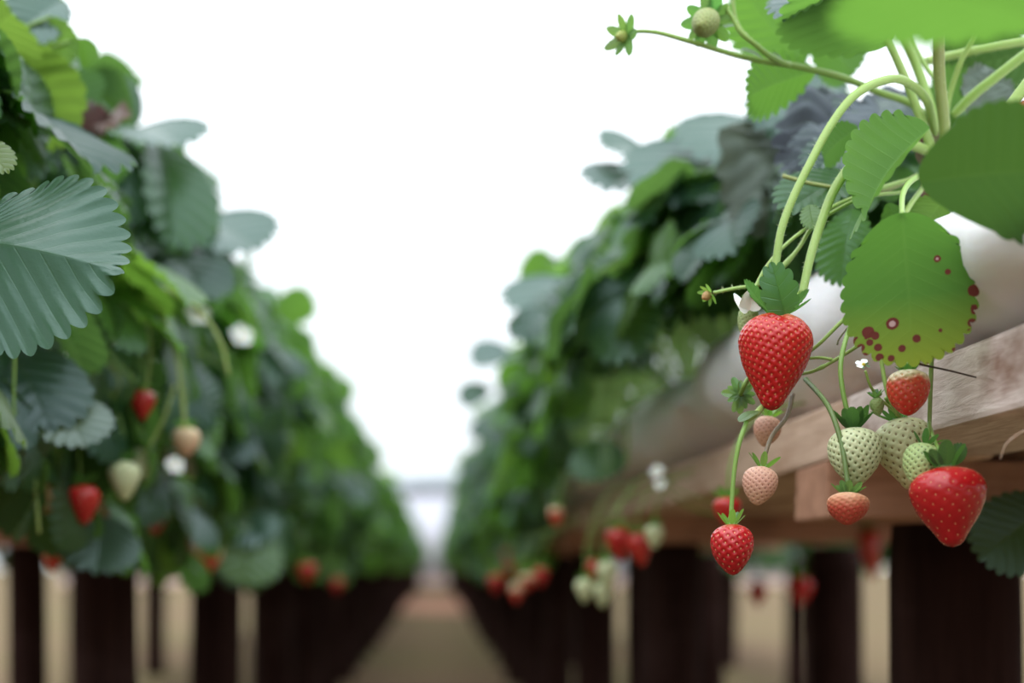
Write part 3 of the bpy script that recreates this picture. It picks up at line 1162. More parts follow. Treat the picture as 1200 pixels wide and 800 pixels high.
left_extra = {
    0.72: [
        (P(-68, 280, .70), P(131, 316, .685), (.25, -.90, .36), (.03, .105, .045), {'mat': M_pleat, 'lod': 3, 'W': .56, 'teeth': .05, 'bend': .5, 'fold': -.42, 'pleat': .009, 'wave': .03, 'vang': 1.05, 'crumple': .006, 'base_narrow': .05, 't0': .6, 'nteeth': 13, 'label': 'large pleated dark green leaf with scalloped edge'}),
        (P(-40, 330, .72), P(14, 372, .72), (.3, -.8, .4), (.10, .2, .06), {'W': .3}),
        (P(-30, 165, .75), P(8, 200, .74), (.3, -.8, .4), (.2, .26, .05), {'W': .3}),
    ],
    1.00: [
        (P(0, 400, 1.0), P(58, 500, .97), (.6, -.75, .3), D1, {'W': .46}),
        (P(62, 465, 1.0), P(98, 520, .98), (.5, -.8, .4), (.12, .16, .08), {'mat': M_glossy, 'W': .55}),
        (P(75, 0, 1.02), P(20, 40, 1.0), (.4, -.6, .6), D2, GL),
        (P(60, 20, 1.0), P(68, 80, 1.0), (.4, .8, .3), YG, {'W': .45}),
        (P(92, 45, 1.0), P(106, 75, 1.0), (.4, .8, .3), BR, {'W': .45}),
        (P(20, 60, 1.05), P(5, 115, 1.0), (.5, -.7, .5), D1, {}),
    ],
    1.28: [
        (P(185, 170, 1.30), P(200, 285, 1.26), (.7, -.6, .3), (.05, .16, .035), {'W': .34, 'fold': .6}),
        (P(150, 165, 1.28), P(140, 258, 1.25), (.6, -.7, .4), D2, {'mat': M_glossy, 'W': .3}),
        (P(160, 150, 1.3), P(212, 170, 1.25), (.3, -.75, .6), D2, {'mat': M_glossy, 'W': .5}),
        (P(155, 150, 1.3), P(141, 88, 1.3), (.9, -.2, .3), D1, {'W': .22, 'fold': .8}),
        (P(96, 162, 1.12), P(108, 122, 1.10), (.5, -.8, .3), (.16, .075, .07), {'mat': M_wither, 'W': .5, 'crumple': .06, 'label': 'withered brown leaf at the crest of the left row'}),
        (P(112, 150, 1.12), P(147, 140, 1.10), (.5, -.8, .3), (.30, .17, .14), {'mat': M_wither, 'W': .4, 'crumple': .06}),
        (P(70, 210, 1.25), P(128, 235, 1.2), (.4, .6, .6), (.09, .24, .03), {'W': .35}),
        (P(232, 262, 1.40), P(302, 290, 1.36), (.35, -.8, .55), D2, {'mat': M_glossy, 'W': .52}),
        (P(200, 270, 1.38), P(150, 318, 1.32), (.35, -.8, .55), D2, {'mat': M_glossy, 'W': .5}),
        (P(220, 285, 1.38), P(225, 335, 1.32), (.35, -.8, .55), D2, {'mat': M_glossy, 'W': .5}),
        (P(120, 605, 1.24), P(112, 668, 1.2), (.3, -.8, .5), (.05, .10, .06), {'mat': M_glossy, 'W': .52, 'label': 'bluish green leaf hanging lowest in front of the post'}),
        (P(70, 600, 1.25), P(60, 650, 1.22), (.3, -.8, .5), D1, {}),
    ],
    1.84: [
        (P(292, 615, 1.84), P(286, 682, 1.8), (.3, -.9, .2), (.12, .24, .03), {'W': .5}),
        (P(270, 610, 1.86), P(310, 635, 1.82), (.3, -.8, .5), D2, {'mat': M_glossy, 'W': .5}),
        (P(320, 370, 2.2), P(367, 352, 2.2), (.3, .8, .5), BR, {'W': .4}),
    ],
}

yr = 1.12
i = 0
while yr < 3.0:
    ph = {0: (35, 120), 1: (8, 120), 2: (-5, 122), 3: (-12, 122), 4: (-20, 125)}.get(i, (-40, 125))
    lab = ['strawberry plant with withered leaves right behind the plant carrying the big red berry',
           'strawberry plant on the right with pale glossy leaves against the white sky',
           'strawberry plant in the right row, third behind the plant with the big red berry',
           'strawberry plant in the right row, fourth behind the plant with the big red berry',
           'strawberry plant in the right row, fifth behind the plant with the big red berry',
           'strawberry plant in the right row, sixth behind the plant with the big red berry',
           'strawberry plant in the right row, seventh behind the plant with the big red berry'][i]
    near_plant(lab, 100 + i, 26 if i == 0 else 38, Vector((RX, yr, BAGTOP - .004)), 0, *ph, extra=right_extra.get(round(yr, 2), ()), ntr=2 if i else 0, front=.12 if i == 0 else .18, az=[.05, .14, .19, .22, .25, .27, .27][i])
    yr += 0.28
    i += 1
yl = 0.72
i = 0
while yl < 3.0:
    lab = ['strawberry plant at the left edge with one large sharp pleated leaf',
           'strawberry plant in the left row, first behind the large sharp leaf',
           'strawberry plant in the left row with the withered brown leaf on top',
           'strawberry plant in the left row, next behind the withered brown leaf',
           'strawberry plant in the left row with a yellow-green leaf hanging low',
           'strawberry plant in the left row, next behind the low yellow-green leaf',
           'strawberry plant in the left row, second behind the low yellow-green leaf',
           'strawberry plant in the left row, third behind the low yellow-green leaf',
           'strawberry plant in the left row, fourth behind the low yellow-green leaf'][i]
    lp = near_plant(lab, 200 + i, 26 if i == 0 else 40, Vector((LX, yl, BAGTOP - .004)), PI, *((10, 110) if i == 0 else (-58, 122)), extra=left_extra.get(round(yl, 2), ()), ntr=3 if i else 0, front=[.12, .14, .16][i] if i < 3 else .18, az=[.20, .20, .26][i] if i < 3 else .275)
    if i == 2:   # long yellow-green fruit stalks hanging over the front
        for pts, rr_ in (([(118, 318), (150, 335), (182, 355), (202, 400), (212, 455), (217, 502)], .0019), ([(140, 325), (190, 338), (232, 362), (258, 400), (268, 440)], .0018),
                         ([(165, 345), (176, 400), (172, 450), (168, 460)], .0013), ([(70, 395), (98, 432), (118, 470), (122, 512)], .0018), ([(95, 398), (125, 425), (140, 450), (120, 480)], .0017),
                         ([(205, 450), (192, 490), (172, 528), (168, 536)], .0013), ([(40, 545), (42, 580), (46, 625)], .0013), ([(122, 512), (140, 535), (146, 545)], .0013)):
            sm = MB()
            q = [P(a, b, 1.17 if a > 60 else 1.05) for a, b in pts]
            inv_ = (Matrix.Translation(lp.location) @ Matrix.Rotation(PI, 4, 'Z')).inverted()
            tube(sm, [inv_ @ v for v in q], rr_, rr_ * .8, 7, 7, (.30, .40, .11))
            sm.build('fruit_stalk', M_stem, lp)
    yl += 0.28
    i += 1

protos = [far_plant('strawberry_plant', 300 + k, 40, -58, 125) for k in range(5)]
first = [True] * 5
rr = random.Random(9)


def row(y, y1, cx, rz, label, group, step=0.28):
    while y < y1:
        k = rr.randrange(5)
        loc = (cx + rr.uniform(-.02, .02), y, BAGTOP - .004)
        rot = rz + rr.uniform(-.25, .25)
        s = rr.uniform(.92, 1.1)
        if first[k]:
            o = protos[k]
            o.location, o.rotation_euler, o.scale = loc, (0, 0, rot), (s, s, s)
            tag(o, label, 'plant', group)
            first[k] = False
        else:
            dup(protos[k], loc, rot, label, group, s)
        y += step * rr.uniform(.92, 1.08)


row(3.08, 33, RX, 0, 'bushy strawberry plant far along the right-hand row', 'far plants of the right row')
row(3.24, 33, LX, PI, 'bushy strawberry plant far along the left-hand row', 'far plants of the left row')


# the next tables on either side, seen through the gaps under the near ones
for side, cx, rz, ya, yb in (('right', 1.42, 0, 3.0, 9.5), ('left', -1.22, PI, 2.5, 10.0)):
    row(ya, yb, cx, rz, f'leafy strawberry plant of the next row on the {side}, glimpsed under the near table', f'plants of the next row on the {side}', 0.30)
    o = box_obj('wooden_plank', cx - .12, cx + .3, ya - .4, yb + .4, BZ0, BZ1, M_board2, 0.003, base=(cx, ya, BZ0), cuts=6)
    tag(o, f'long plank of the next table on the {side} seen through the gaps', 'plank')
    y = ya - .1
    while y < yb:
        post(cx - .02, y, f'dark post of the next table on the {side}', f'posts of the next table on the {side}')
        y += 1.3

# ------------------------------------------------------------------ the sharp plant in front
CR = P(1105, 186, .82)
hero = thing('strawberry_plant', 'sharp strawberry plant at upper right carrying the big red berry', 'plant', (CR.x, CR.y, BAGTOP - .006))
HB = Vector(hero.location)
hr = random.Random(77)


def hstem(name, pts, wpx, col=(0.25, 0.38, 0.085), col1=None, hair=0, nodes=(), w1=None, label=None, segs=10):
    """pts: (px, py, depth); width in pixels there"""
    m = MB()
    q = [P(*p) for p in pts]
    r = wpx / 2 / F * pts[0][2]
    r1 = r if w1 is None else w1 / 2 / F * pts[-1][2]
    c = tube(m, q, r, r1, segs, 9, col, col1=col1, nodes=nodes)
    if hair:
        hairs(m, c, (r + r1) / 2, hr, hair)
    o = m.build(name, M_stem, hero, base=HB)
    if label:
        o['label'] = label
    return o


def hleaf(bpx, tpx, nrm, col, m=None, label=None, petiole=None, **kw):
    mb = MB()
    o = dict(W=.46, teeth=.05, bend=.6, fold=.2, pleat=.012, rnd=hr, lod=3)
    o.update(kw)
    fl = []
    B, T = P(*bpx), P(*tpx)
    put_leaf(mb, B, T, nrm, col, o.pop('lod'), 0, flats=fl, **o)
    ob = mb.build('leaf', [m or M_hero, M_stem], hero, base=HB)
    a = ob.data.attributes.new('flat', 'FLOAT_VECTOR', 'POINT')
    a.data.foreach_set('vector', np.concatenate(fl).ravel())
    if label:
        ob['label'] = label
    return ob


# crown with its papery scales
m = MB()
tube(m, [Vector((CR.x, CR.y, BAGTOP - .012)), CR + Vector((0, 0, -.006)), CR + Vector((0, 0, .010))], 0.013, 0.008, 14, 5, (0.13, 0.035, 0.02), col1=(0.22, 0.08, 0.03))
m.build('crown', M_stem, hero, base=HB)
for (bx, by, tx, ty, c) in ((1090, 190, 1085, 150, (.20, .06, .03)), (1100, 192, 1112, 150, (.30, .22, .08)), (1118, 190, 1132, 158, (.28, .18, .08)), (1110, 195, 1122, 168, (.20, .02, .02)), (1086, 196, 1078, 168, (.16, .10, .04))):
    mb = MB()
    put_leaf(mb, P(bx, by, .812), P(tx, ty, .806), (0, -.8, .3), c, 1, 0, W=.35, teeth=0, bend=-.5, fold=.3, pleat=0)
    mb.build('crown_scale', M_wither, hero, base=HB)

GS, GP = (0.27, 0.40, 0.10), (0.22, 0.36, 0.07)
# long arching fruit stalks
hstem('fruit_stalk', [(1098, 168, .815), (1086, 118, .79), (1058, 94, .765), (1030, 96, .75), (1000, 113, .74), (974, 146, .735), (950, 190, .73), (928, 235, .727), (915, 272, .725), (908, 318, .724)], 10, GS, hair=140, w1=9)
hstem('fruit_stalk', [(1096, 180, .81), (1060, 168, .78), (1030, 172, .755), (1000, 192, .745), (978, 222, .74), (962, 262, .735), (950, 300, .73), (940, 346, .726)], 12, GS, hair=140, w1=10)
hstem('fruit_stalk', [(1100, 150, .83), (1068, 122, .835), (1030, 108, .835), (985, 90, .83), (930, 77, .825), (897, 72, .82), (868, 66, .815), (840, 58, .81), (800, 46, .81), (770, 38, .815), (745, 37, .82), (733, 43, .82)], 9, GP, w1=4.5, hair=160)
hstem('fruit_stalk', [(925, 77, .822), (905, 68, .815), (885, 52, .805), (868, 38, .80), (858, 20, .80), (850, 8, .80)], 7, GP, w1=4, hair=50)
hstem('fruit_stalk', [(918, 74, .826), (895, 60, .82), (876, 44, .815), (862, 22, .812), (858, -12, .81)], 5, GS, w1=4)
for (bx, by, tx, ty) in ((895, 70, 868, 58), (918, 72, 905, 62), (862, 30, 845, 33)):
    hleaf((bx, by, .813), (tx, ty, .81), (0, -.6, .6), (.16, .28, .08), teeth=0, W=.2, lod=1, m=M_leaf)
# petioles rising from the crown
hstem('petiole', [(1110, 180, .80), (1106, 140, .79), (1101, 90, .775), (1100, 50, .76), (1102, 10, .74)], 13, (0.25, 0.33, 0.09), col1=(0.21, 0.22, 0.07), hair=60, label='petiole with a brown side')
hstem('petiole', [(1093, 178, .80), (1083, 150, .80), (1062, 95, .80), (1040, 45, .80)], 12, GS, w1=9)
hstem('petiole', [(1098, 160, .825), (1090, 125, .825), (1075, 80, .83), (1058, 40, .83), (1050, 5, .83)], 12, GP, w1=10)
hstem('petiole', [(1096, 92, .84), (1085, 78, .845), (1070, 50, .85), (1060, 20, .85)], 6, GP)
hstem('petiole', [(1108, 150, .83), (1112, 115, .83), (1125, 75, .82), (1140, 45, .81), (1152, 18, .80)], 6.5, GS)
hstem('petiole', [(1085, 72, .86), (1110, 66, .86), (1150, 57, .85), (1205, 47, .84)], 10, GS, hair=120)
hstem('petiole', [(1118, 135, .83), (1140, 112, .82), (1170, 88, .81), (1206, 60, .80)], 11, GP, hair=60)
hstem('petiole', [(1088, 198, .77), (1110, 190, .765), (1140, 172, .755), (1175, 135, .745), (1206, 95, .74)], 13, GS, hair=90)
hstem('runner', [(1140, 158, .76), (1158, 143, .75), (1180, 135, .745), (1208, 118, .74)], 10, (0.42, 0.12, 0.07), col1=(0.50, 0.07, 0.05), label='reddish runner')
# low stems
hstem('fruit_stalk', [(1075, 205, .80), (1040, 222, .79), (1000, 222, .785), (955, 216, .78), (917, 206, .78)], 5, (0.30, 0.34, 0.12))
hstem('fruit_stalk', [(1085, 205, .80), (1040, 218, .78), (1005, 230, .77), (970, 246, .76), (950, 268, .752), (935, 292, .748), (912, 318, .745), (895, 332, .742), (860, 338, .74), (836, 343, .74)], 5.5, GS, w1=4, nodes=((0.62, 0.5),), hair=60)
hstem('fruit_stalk', [(1060, 225, .79), (1010, 232, .765), (960, 258, .752), (925, 283, .742), (900, 310, .738), (886, 335, .736), (882, 350, .735)], 4.5, GS, w1=4)
hstem('petiole', [(1090, 200, .79), (1068, 212, .73), (1058, 228, .68), (1057, 252, .653)], 7, GP, w1=6, label='petiole of the spotted leaf')
hstem('fruit_stalk', [(1120, 200, .80), (1126, 230, .76), (1122, 255, .74), (1114, 290, .72), (1100, 330, .71), (1094, 380, .70), (1091, 440, .70), (1089, 500, .70)], 7, (0.20, 0.30, 0.08), w1=5)
hstem('fruit_stalk', [(1095, 205, .80), (1070, 235, .76), (1048, 275, .74), (1025, 325, .73), (1006, 362, .726)], 6, GS)
hstem('fruit_stalk', [(1005, 362, .725), (985, 378, .727), (962, 401, .73), (945, 415, .735)], 5.5, GS, w1=4)
hstem('fruit_stalk', [(1060, 330, .715), (1040, 380, .715), (1010, 402, .72), (978, 422, .728), (955, 434, .733), (940, 438, .738)], 5, GS, w1=4, nodes=((0.72, .35),))
hstem('fruit_stalk', [(975, 421, .728), (960, 419, .732), (945, 420, .736)], 4, GS, w1=3.5)
hstem('fruit_stalk', [(1004, 366, .722), (996, 380, .722), (984, 396, .722), (981, 404, .722)], 2, (0.10, 0.10, 0.04), label='thin dried tendril')
hstem('fruit_stalk', [(1030, 402, .70), (1034, 430, .698), (1040, 460, .696), (1052, 486, .70)], 5, GS, w1=5)
hstem('fruit_stalk', [(940, 430, .745), (915, 455, .738), (896, 474, .72), (884, 486, .708), (873, 493, .702)], 7, (0.26, 0.36, 0.10), w1=8, label='thick stalk joint with a bract')
hleaf((890, 482, .706), (866, 494, .70), (0, -.5, .8), (.2, .3, .1), teeth=0, W=.2, lod=1, m=M_leaf)
hstem('dry_stalk', [(1070, 424, .672), (1084, 428, .672), (1112, 434, .67), (1144, 442, .668)], 3, (0.035, 0.018, 0.012), w1=2, label='thin dark dried stalk')
hstem('fruit_stalk', [(1058, 492, .715), (1044, 478, .71), (1030, 466, .705), (1020, 452, .70), (1014, 434, .698)], 4, GS, w1=3)

# leaves
hleaf((1057, 249, .652), (1071, 423, .652), (.32, 1.0, .10), (.045, .17, .022), M_spot, 'broad green leaf with brown spots and yellowing tip', W=.415, bend=.35, fold=.10, pleat=.001, nteeth=12, base_narrow=.13, teeth=.03, t0=.9)
hleaf((1078, 214, .60), (1290, 208, .52), (-.05, .85, .45), (.035, .13, .028), W=.34, base_narrow=.38, t0=1.2, bend=.5, fold=-.2, pleat=.005, teeth=.02, label='dark green leaf seen from below with a pale rim', m=M_glossy)
hleaf((1090, 150, .755), (1016, 250, .72), (-.75, .6, .3), BR, W=.30, fold=.75, bend=.5, pleat=.006)
hleaf((1235, 30, .40), (1015, -18, .37), (0, .36, .93), (.05, .16, .03), W=.32, bend=.3, pleat=.004, label='blurred leaf crossing the top right corner')
hleaf((1043, 50, .80), (945, -18, .77), (-.1, .55, .8), (.06, .17, .04), W=.48, bend=.5, fold=.15)
hleaf((1012, 12, .83), (924, 20, .79), (.1, -.2, .9), (.015, .05, .03), W=.30, bend=.9, fold=.3, m=M_glossy)
hleaf((940, 78, .93), (868, -12, .93), (.1, .8, .5), (.09, .24, .04), W=.36)
hleaf((952, 40, .94), (1000, 84, .92), (.1, .8, .5), (.08, .22, .04), W=.36)
hleaf((956, 84, .875), (879, 112, .85), (.1, .85, .5), (.085, .24, .035), W=.27, bend=.6, teeth=.08)
hleaf((1105, 100, .96), (1212, 62, .90), (0, .5, .8), (.02, .075, .03), W=.42, m=M_glossy)
hleaf((1092, 62, 1.0), (1206, 12, .97), (0, .45, .8), (.025, .085, .035), W=.40, m=M_glossy)
hleaf((1126, 112, .90), (1222, 98, .86), (0, .4, .85), (.025, .085, .03), W=.38, m=M_glossy)
hleaf((1108, 148, .90), (1150, 96, .92), (.1, .9, .3), (.10, .25, .04), W=.46)
hleaf((1142, 148, .86), (1162, 82, .86), (.2, -.9, .3), (.17, .21, .15), M_wither, 'grey-green wilted leaf', W=.42, crumple=.05)
hleaf((1064, 118, .93), (932, 196, .89), (-.2, -.7, .6), (.075, .07, .10), M_wither, 'crinkled purplish dried leaf', W=.26, crumple=.05, fold=.4)
hleaf((1062, 128, .96), (936, 168, .94), (-.2, -.7, .6), (.05, .055, .06), M_wither, 'dark crinkled dried leaf', W=.30, crumple=.05, fold=.3)
hleaf((1052, 128, .90), (952, 206, .87), (-.2, -.7, .6), (.13, .14, .17), M_wither, 'silvery grey dried leaf', W=.26, crumple=.04, fold=.4)
hleaf((1046, 118, .91), (1000, 160, .88), (-.2, -.5, .8), (.10, .13, .11), M_wither, None, W=.5, crumple=.03)
hleaf((1032, 160, .84), (953, 200, .83), (-.1, -.6, .7), (.03, .07, .05), W=.34, m=M_glossy, teeth=.07)
hleaf((1006, 150, .815), (966, 184, .80), (-.3, .8, .4), (.07, .2, .04), W=.3)
hleaf((1010, 206, .80), (925, 246, .78), (-.2, -.6, .7), (.04, .14, .03), W=.34)
hleaf((1106, 232, .775), (1082, 272, .765), (.1, .9, .2), (.12, .24, .03), W=.5)
hleaf((1040, 238, .78), (1062, 285, .77), (.2, .8, .3), (.05, .16, .03), W=.3)
hleaf((948, 240, .75), (953, 266, .742), (-.3, -.6, .5), (.2, .33, .08), W=.3, lod=2, teeth=.08)
hleaf((1000, 245, .83), (985, 330, .82), (-.4, -.8, .3), (.07, .22, .04), W=.3, m=M_leaf)
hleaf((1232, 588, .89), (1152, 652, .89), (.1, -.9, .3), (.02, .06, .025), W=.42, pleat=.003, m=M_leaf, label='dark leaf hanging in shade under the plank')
hleaf((1120, 545, .668), (1122, 520, .664), (.1, -.8, .4), (.05, .15, .05), W=.4, m=M_leaf, lod=2)

# ------------------------------------------------------------------ fruit in front
RED = [(0, (.66, .32, .18)), (.045, (.58, .12, .06)), (.12, (.46, .012, .010)), (1, (.38, .003, .007))]
DEEP = [(0, (.48, .09, .06)), (.08, (.42, .009, .012)), (1, (.33, .003, .008))]
CREAM = [(0, (.56, .60, .36)), (.6, (.52, .56, .33)), (1, (.46, .47, .24))]
PINK = [(0, (.60, .36, .26)), (.5, (.58, .31, .23)), (1, (.54, .32, .20))]
SD, SG = (.52, .33, .10), (.12, .14, .04)

def tall_sepal(root, top, x, y, z, Rm, H):
    mb = MB()
    put_leaf(mb, P(920, 368, .705), P(905, 312, .70), (-.25, -.9, .2), (.04, .15, .05), 3, 0, W=.32, teeth=.07, nteeth=4, bend=.5, fold=.5, pleat=.01, base_narrow=-.05)
    mb.build('sepal', M_leaf, root, base=top)


make_berry('big ripe red strawberry hanging in front of the white bag, sharpest in view', P(911, 369, .72), P(904, 481, .714), 86 * .72 / F, 'heart', 360, RED, (.60, .20, .08),
           res=(150, 120), depth=.05, sep=(9, .50, .5), sepc=(.045, .15, .05), leafy=1.0, sep_lift=1.1, sep_w=.22, extra_parts=tall_sepal, seed=4, dent=.012, stalk=[P(922, 350, .724), P(936, 345, .727)], stalk_r=.0016, seedsize=.016)
make_berry('small ripe red strawberry hanging lowest on a long thin stalk', P(857, 615, .70), P(859, 674, .697), 50 * .70 / F, 'round', 110, DEEP, (.62, .30, .14),
           res=(110, 90), depth=.05, sep=(8, .40, .4), sepc=(.20, .36, .08), sep_lift=1.3, seed=6, dent=.01, stalk=[P(857, 600, .70), P(860, 555, .70), P(866, 520, .70), P(875, 494, .702)], stalk_r=.0011, seedsize=.024)
make_berry('pale pink unripe strawberry with reddish seeds above the lowest red one', P(894, 548, .72), P(886, 592, .717), 42 * .72 / F, 'round', 170, PINK, (.26, .08, .05),
           res=(100, 80), depth=.045, flesh=M_flesh_matt, sep=(7, .48, .6), sepc=(.20, .38, .08), sep_lift=.9, seed=9, stalk=[P(897, 532, .722), P(905, 510, .725), P(922, 488, .73), P(929, 462, .74)], stalkc=(.22, .17, .11), stalk_r=.0011)
make_berry('tiny pinkish unripe strawberry just below the tip of the big red one', P(902, 489, .765), P(895, 523, .762), 33 * .765 / F, 'round', 130, PINK, (.22, .08, .05),
           res=(80, 64), depth=.045, flesh=M_flesh_matt, sep=(7, .5, .5), sepc=(.18, .38, .07), sep_lift=1.0, seed=11, stalk=[P(912, 478, .77), P(920, 462, .775)])
make_berry('round cream-green strawberry with dark seeds, left one of the two larger', P(1000, 503, .705), P(1004, 569, .70), 63 * .705 / F, 'round', 190, CREAM, SG,
           res=(120, 100), depth=.055, flesh=M_flesh_matt, sep=(13, .42, .3), sepc=(.05, .16, .05), sep_lift=1.3, sep_w=.26, seedsize=.043, seed=13, stalk=[P(990, 470, .705), P(985, 430, .708), P(992, 395, .715), P(1004, 368, .722)], stalk_r=.0012, leafy=.5)
make_berry('long cream-green strawberry tucked behind the small green one', P(1052, 492, .718), P(1072, 573, .712), 70 * .715 / F, 'cone', 180, [(0, (.56, .58, .34)), (.6, (.52, .52, .28)), (1, (.48, .40, .20))], (.22, .18, .07),
           res=(120, 100), depth=.05, flesh=M_flesh_matt, sep=(9, .34, .4), sepc=(.05, .17, .05), sep_lift=.9, seedsize=.035, seed=15, stalk=[P(1046, 480, .715), P(1038, 466, .71)])
make_berry('small green strawberry with dense dark seeds in front of the long pale one', P(1084, 522, .675), P(1074, 569, .67), 45 * .672 / F, 'round', 150, [(0, (.34, .46, .18)), (1, (.42, .50, .22))], (.10, .13, .03),
           res=(100, 80), depth=.06, flesh=M_flesh_matt, sep=(6, .40, .5), sepc=(.09, .25, .06), sep_lift=1.0, seedsize=.05, seed=17, stalk=[P(1088, 508, .682), P(1089, 495, .69)])
make_berry('half red strawberry with a white shoulder under the spotted leaf', P(1064, 436, .688), P(1064, 487, .685), 49 * .688 / F, 'blunt', 110, [(0, (.62, .58, .38)), (.18, (.66, .50, .30)), (.30, (.62, .08, .04)), (1, (.52, .014, .012))], (.56, .22, .08),
           res=(110, 90), depth=.05, sep=(8, .34, .5), sepc=(.08, .24, .06), sep_lift=1.4, sep_w=.3, seed=19, stalk=[P(1064, 426, .69), P(1072, 410, .70), P(1090, 395, .705)])
make_berry('large soft red strawberry hanging lower right under the plank', P(1107, 548, .66), P(1117, 641, .655), 87 * .66 / F, 'heart', 150, DEEP, (.56, .24, .10),
           res=(130, 100), depth=.012, sep=(8, .34, .4), sepc=(.05, .16, .05), sep_lift=1.6, sep_w=.3, seed=21, dent=.02, stalk=[P(1102, 532, .665), P(1093, 510, .68), P(1089, 498, .70)], seedsize=.013)
make_berry('stubby brownish red half-ripe strawberry below the left cream one', P(994, 580, .69), P(993, 615, .687), 47 * .69 / F, 'cap', 120, [(0, (.60, .36, .22)), (.25, (.52, .22, .12)), (.55, (.42, .06, .035)), (1, (.38, .05, .03))], (.50, .24, .10),
           res=(100, 80), depth=.045, flesh=M_flesh_matt, sep=(11, .40, .5), sepc=(.17, .34, .12), sep_lift=1.1, sep_w=.26, seed=23, stalk=[P(993, 562, .69), P(985, 515, .695), P(970, 475, .705), P(944, 444, .735)], stalkc=(.13, .20, .06), stalk_r=.0012)
make_berry('tiny hard green fruit with dried petals left of the half red strawberry', P(1026, 466, .70), P(1030, 487, .70), 17 * .70 / F, 'round', 60, [(0, (.22, .30, .10)), (1, (.24, .33, .12))], (.10, .11, .03),
           res=(56, 48), depth=.03, flesh=M_flesh_matt, sep=(7, .8, .4), sepc=(.10, .24, .07), sep_lift=1.0, seed=25, stalk=[P(1024, 458, .705), P(1032, 462, .708)])
make_berry('olive green young fruit with spread sepals against the sky at top', P(831, 25, .805), P(820, 29, .786), 33 * .79 / F, 'round', 160, [(0, (.22, .26, .09)), (1, (.24, .29, .09))], (.13, .11, .04),
           res=(90, 72), depth=.05, flesh=M_flesh_matt, sep=(10, .88, -.3), sepc=(.13, .30, .09), sep_lift=-.05, sep_w=.26, seed=27, stalk=[P(842, 22, .808), P(853, 12, .803), P(851, 4, .80)])
make_berry('spent blossom with drooping green sepals at the far end of its stalk', P(733, 43, .82), P(722, 42, .815), 13 * .82 / F, 'round', 40, [(0, (.3, .38, .1)), (1, (.34, .38, .1))], (.2, .2, .05),
           res=(40, 32), depth=.03, flesh=M_flesh_matt, sep=(7, 2.1, .3), sepc=(.17, .32, .10), sep_lift=-.5, sep_w=.24, seed=29, name='strawberry_flower', cat='flower')
make_berry('bright green empty-looking calyx seen from behind, left of the big red berry', P(868, 462, .742), P(864, 466, .757), 15 * .742 / F, 'blunt', 40, [(0, (.30, .46, .15)), (1, (.3, .45, .15))], (.2, .3, .08),
           res=(48, 40), depth=.02, flesh=M_flesh_matt, sep=(12, 1.25, -.25), sepc=(.22, .42, .11), sep_lift=-.22, sep_w=.24, seed=31, stalk=[P(872, 452, .732), P(877, 444, .733), P(890, 434, .74)], stalk_r=.0012)
make_berry('shrivelled little blossom with pointed sepals left of the white petals', P(832, 344, .74), P(823, 350, .738), 11 * .74 / F, 'round', 30, [(0, (.34, .24, .10)), (1, (.42, .24, .10))], (.3, .2, .05),
           res=(36, 30), depth=.03, flesh=M_flesh_matt, sep=(7, 1.5, .2), sepc=(.20, .40, .09), sep_lift=-.6, sep_w=.22, seed=33, name='strawberry_flower', cat='flower')


def petals_on(root, top, x, y, z, Rm, H):
    for (bx, by, tx, ty) in ((878, 362, 890, 345), (876, 360, 861, 352), (880, 362, 872, 344)):
        mb = MB()
        put_leaf(mb, P(bx, by, .73), P(tx, ty, .722), (-.2, -.9, .4), (.86, .87, .84), 2, 0, W=.52, teeth=0, bend=-.4, fold=.1, pleat=0, base_narrow=.25)
        mb.build('petal', M_petal, root, base=top)


make_berry('young green fruit with white petals still on, beside the big red berry', P(879, 358, .738), P(872, 396, .735), 24 * .738 / F, 'round', 110, [(0, (.30, .38, .15)), (1, (.34, .40, .18))], (.14, .16, .05),
           res=(80, 64), depth=.05, flesh=M_flesh_matt, sep=(8, .7, .3), sepc=(.12, .28, .08), sep_lift=.4, seed=35, stalk=[P(882, 350, .736), P(886, 335, .736)], extra_parts=petals_on)
flower('tiny yellow-centred blossom with few petals above the cream-green strawberries', P(1012, 427, .70), (-.1, -.6, .7), 0.0042, hr, petals=3)

# ------------------------------------------------------------------ fruit farther off
def bg_berry(px, py, Y, wpx, hpx, label, kind='red', tilt=0.0, up=0.07, seed=0, prof='heart', group=None):
    cols = {'red': DEEP, 'cream': CREAM, 'blush': [(0, (.62, .50, .30)), (1, (.60, .34, .22))],
            'half': [(0, (.62, .55, .36)), (.3, (.62, .40, .24)), (.45, (.58, .06, .04)), (1, (.48, .012, .012))]}[kind]
    t = P(px - tilt * hpx / 2, py - hpx / 2, Y)
    b = P(px + tilt * hpx / 2, py + hpx / 2, Y - .004)
    r = random.Random(seed)
    sgn = 1 if px > VX else -1
    return make_berry(label, t, b, wpx * Y / F, prof, 70, cols, SD if kind in ('red', 'half') else SG, res=(40, 32), depth=.03, flesh=None if kind in ('red', 'half') else M_flesh_matt,
                      sep=(8, .45, .4), sepc=(.08, .24, .05), sep_lift=.7, sep_w=.24, seed=seed + 50, group=group,
                      stalk=[t + Vector((0.004 * sgn, 0, up * .5)), t + Vector((0.025 * sgn, .01, up)), t + Vector((0.06 * sgn, .02, up * 1.15))])


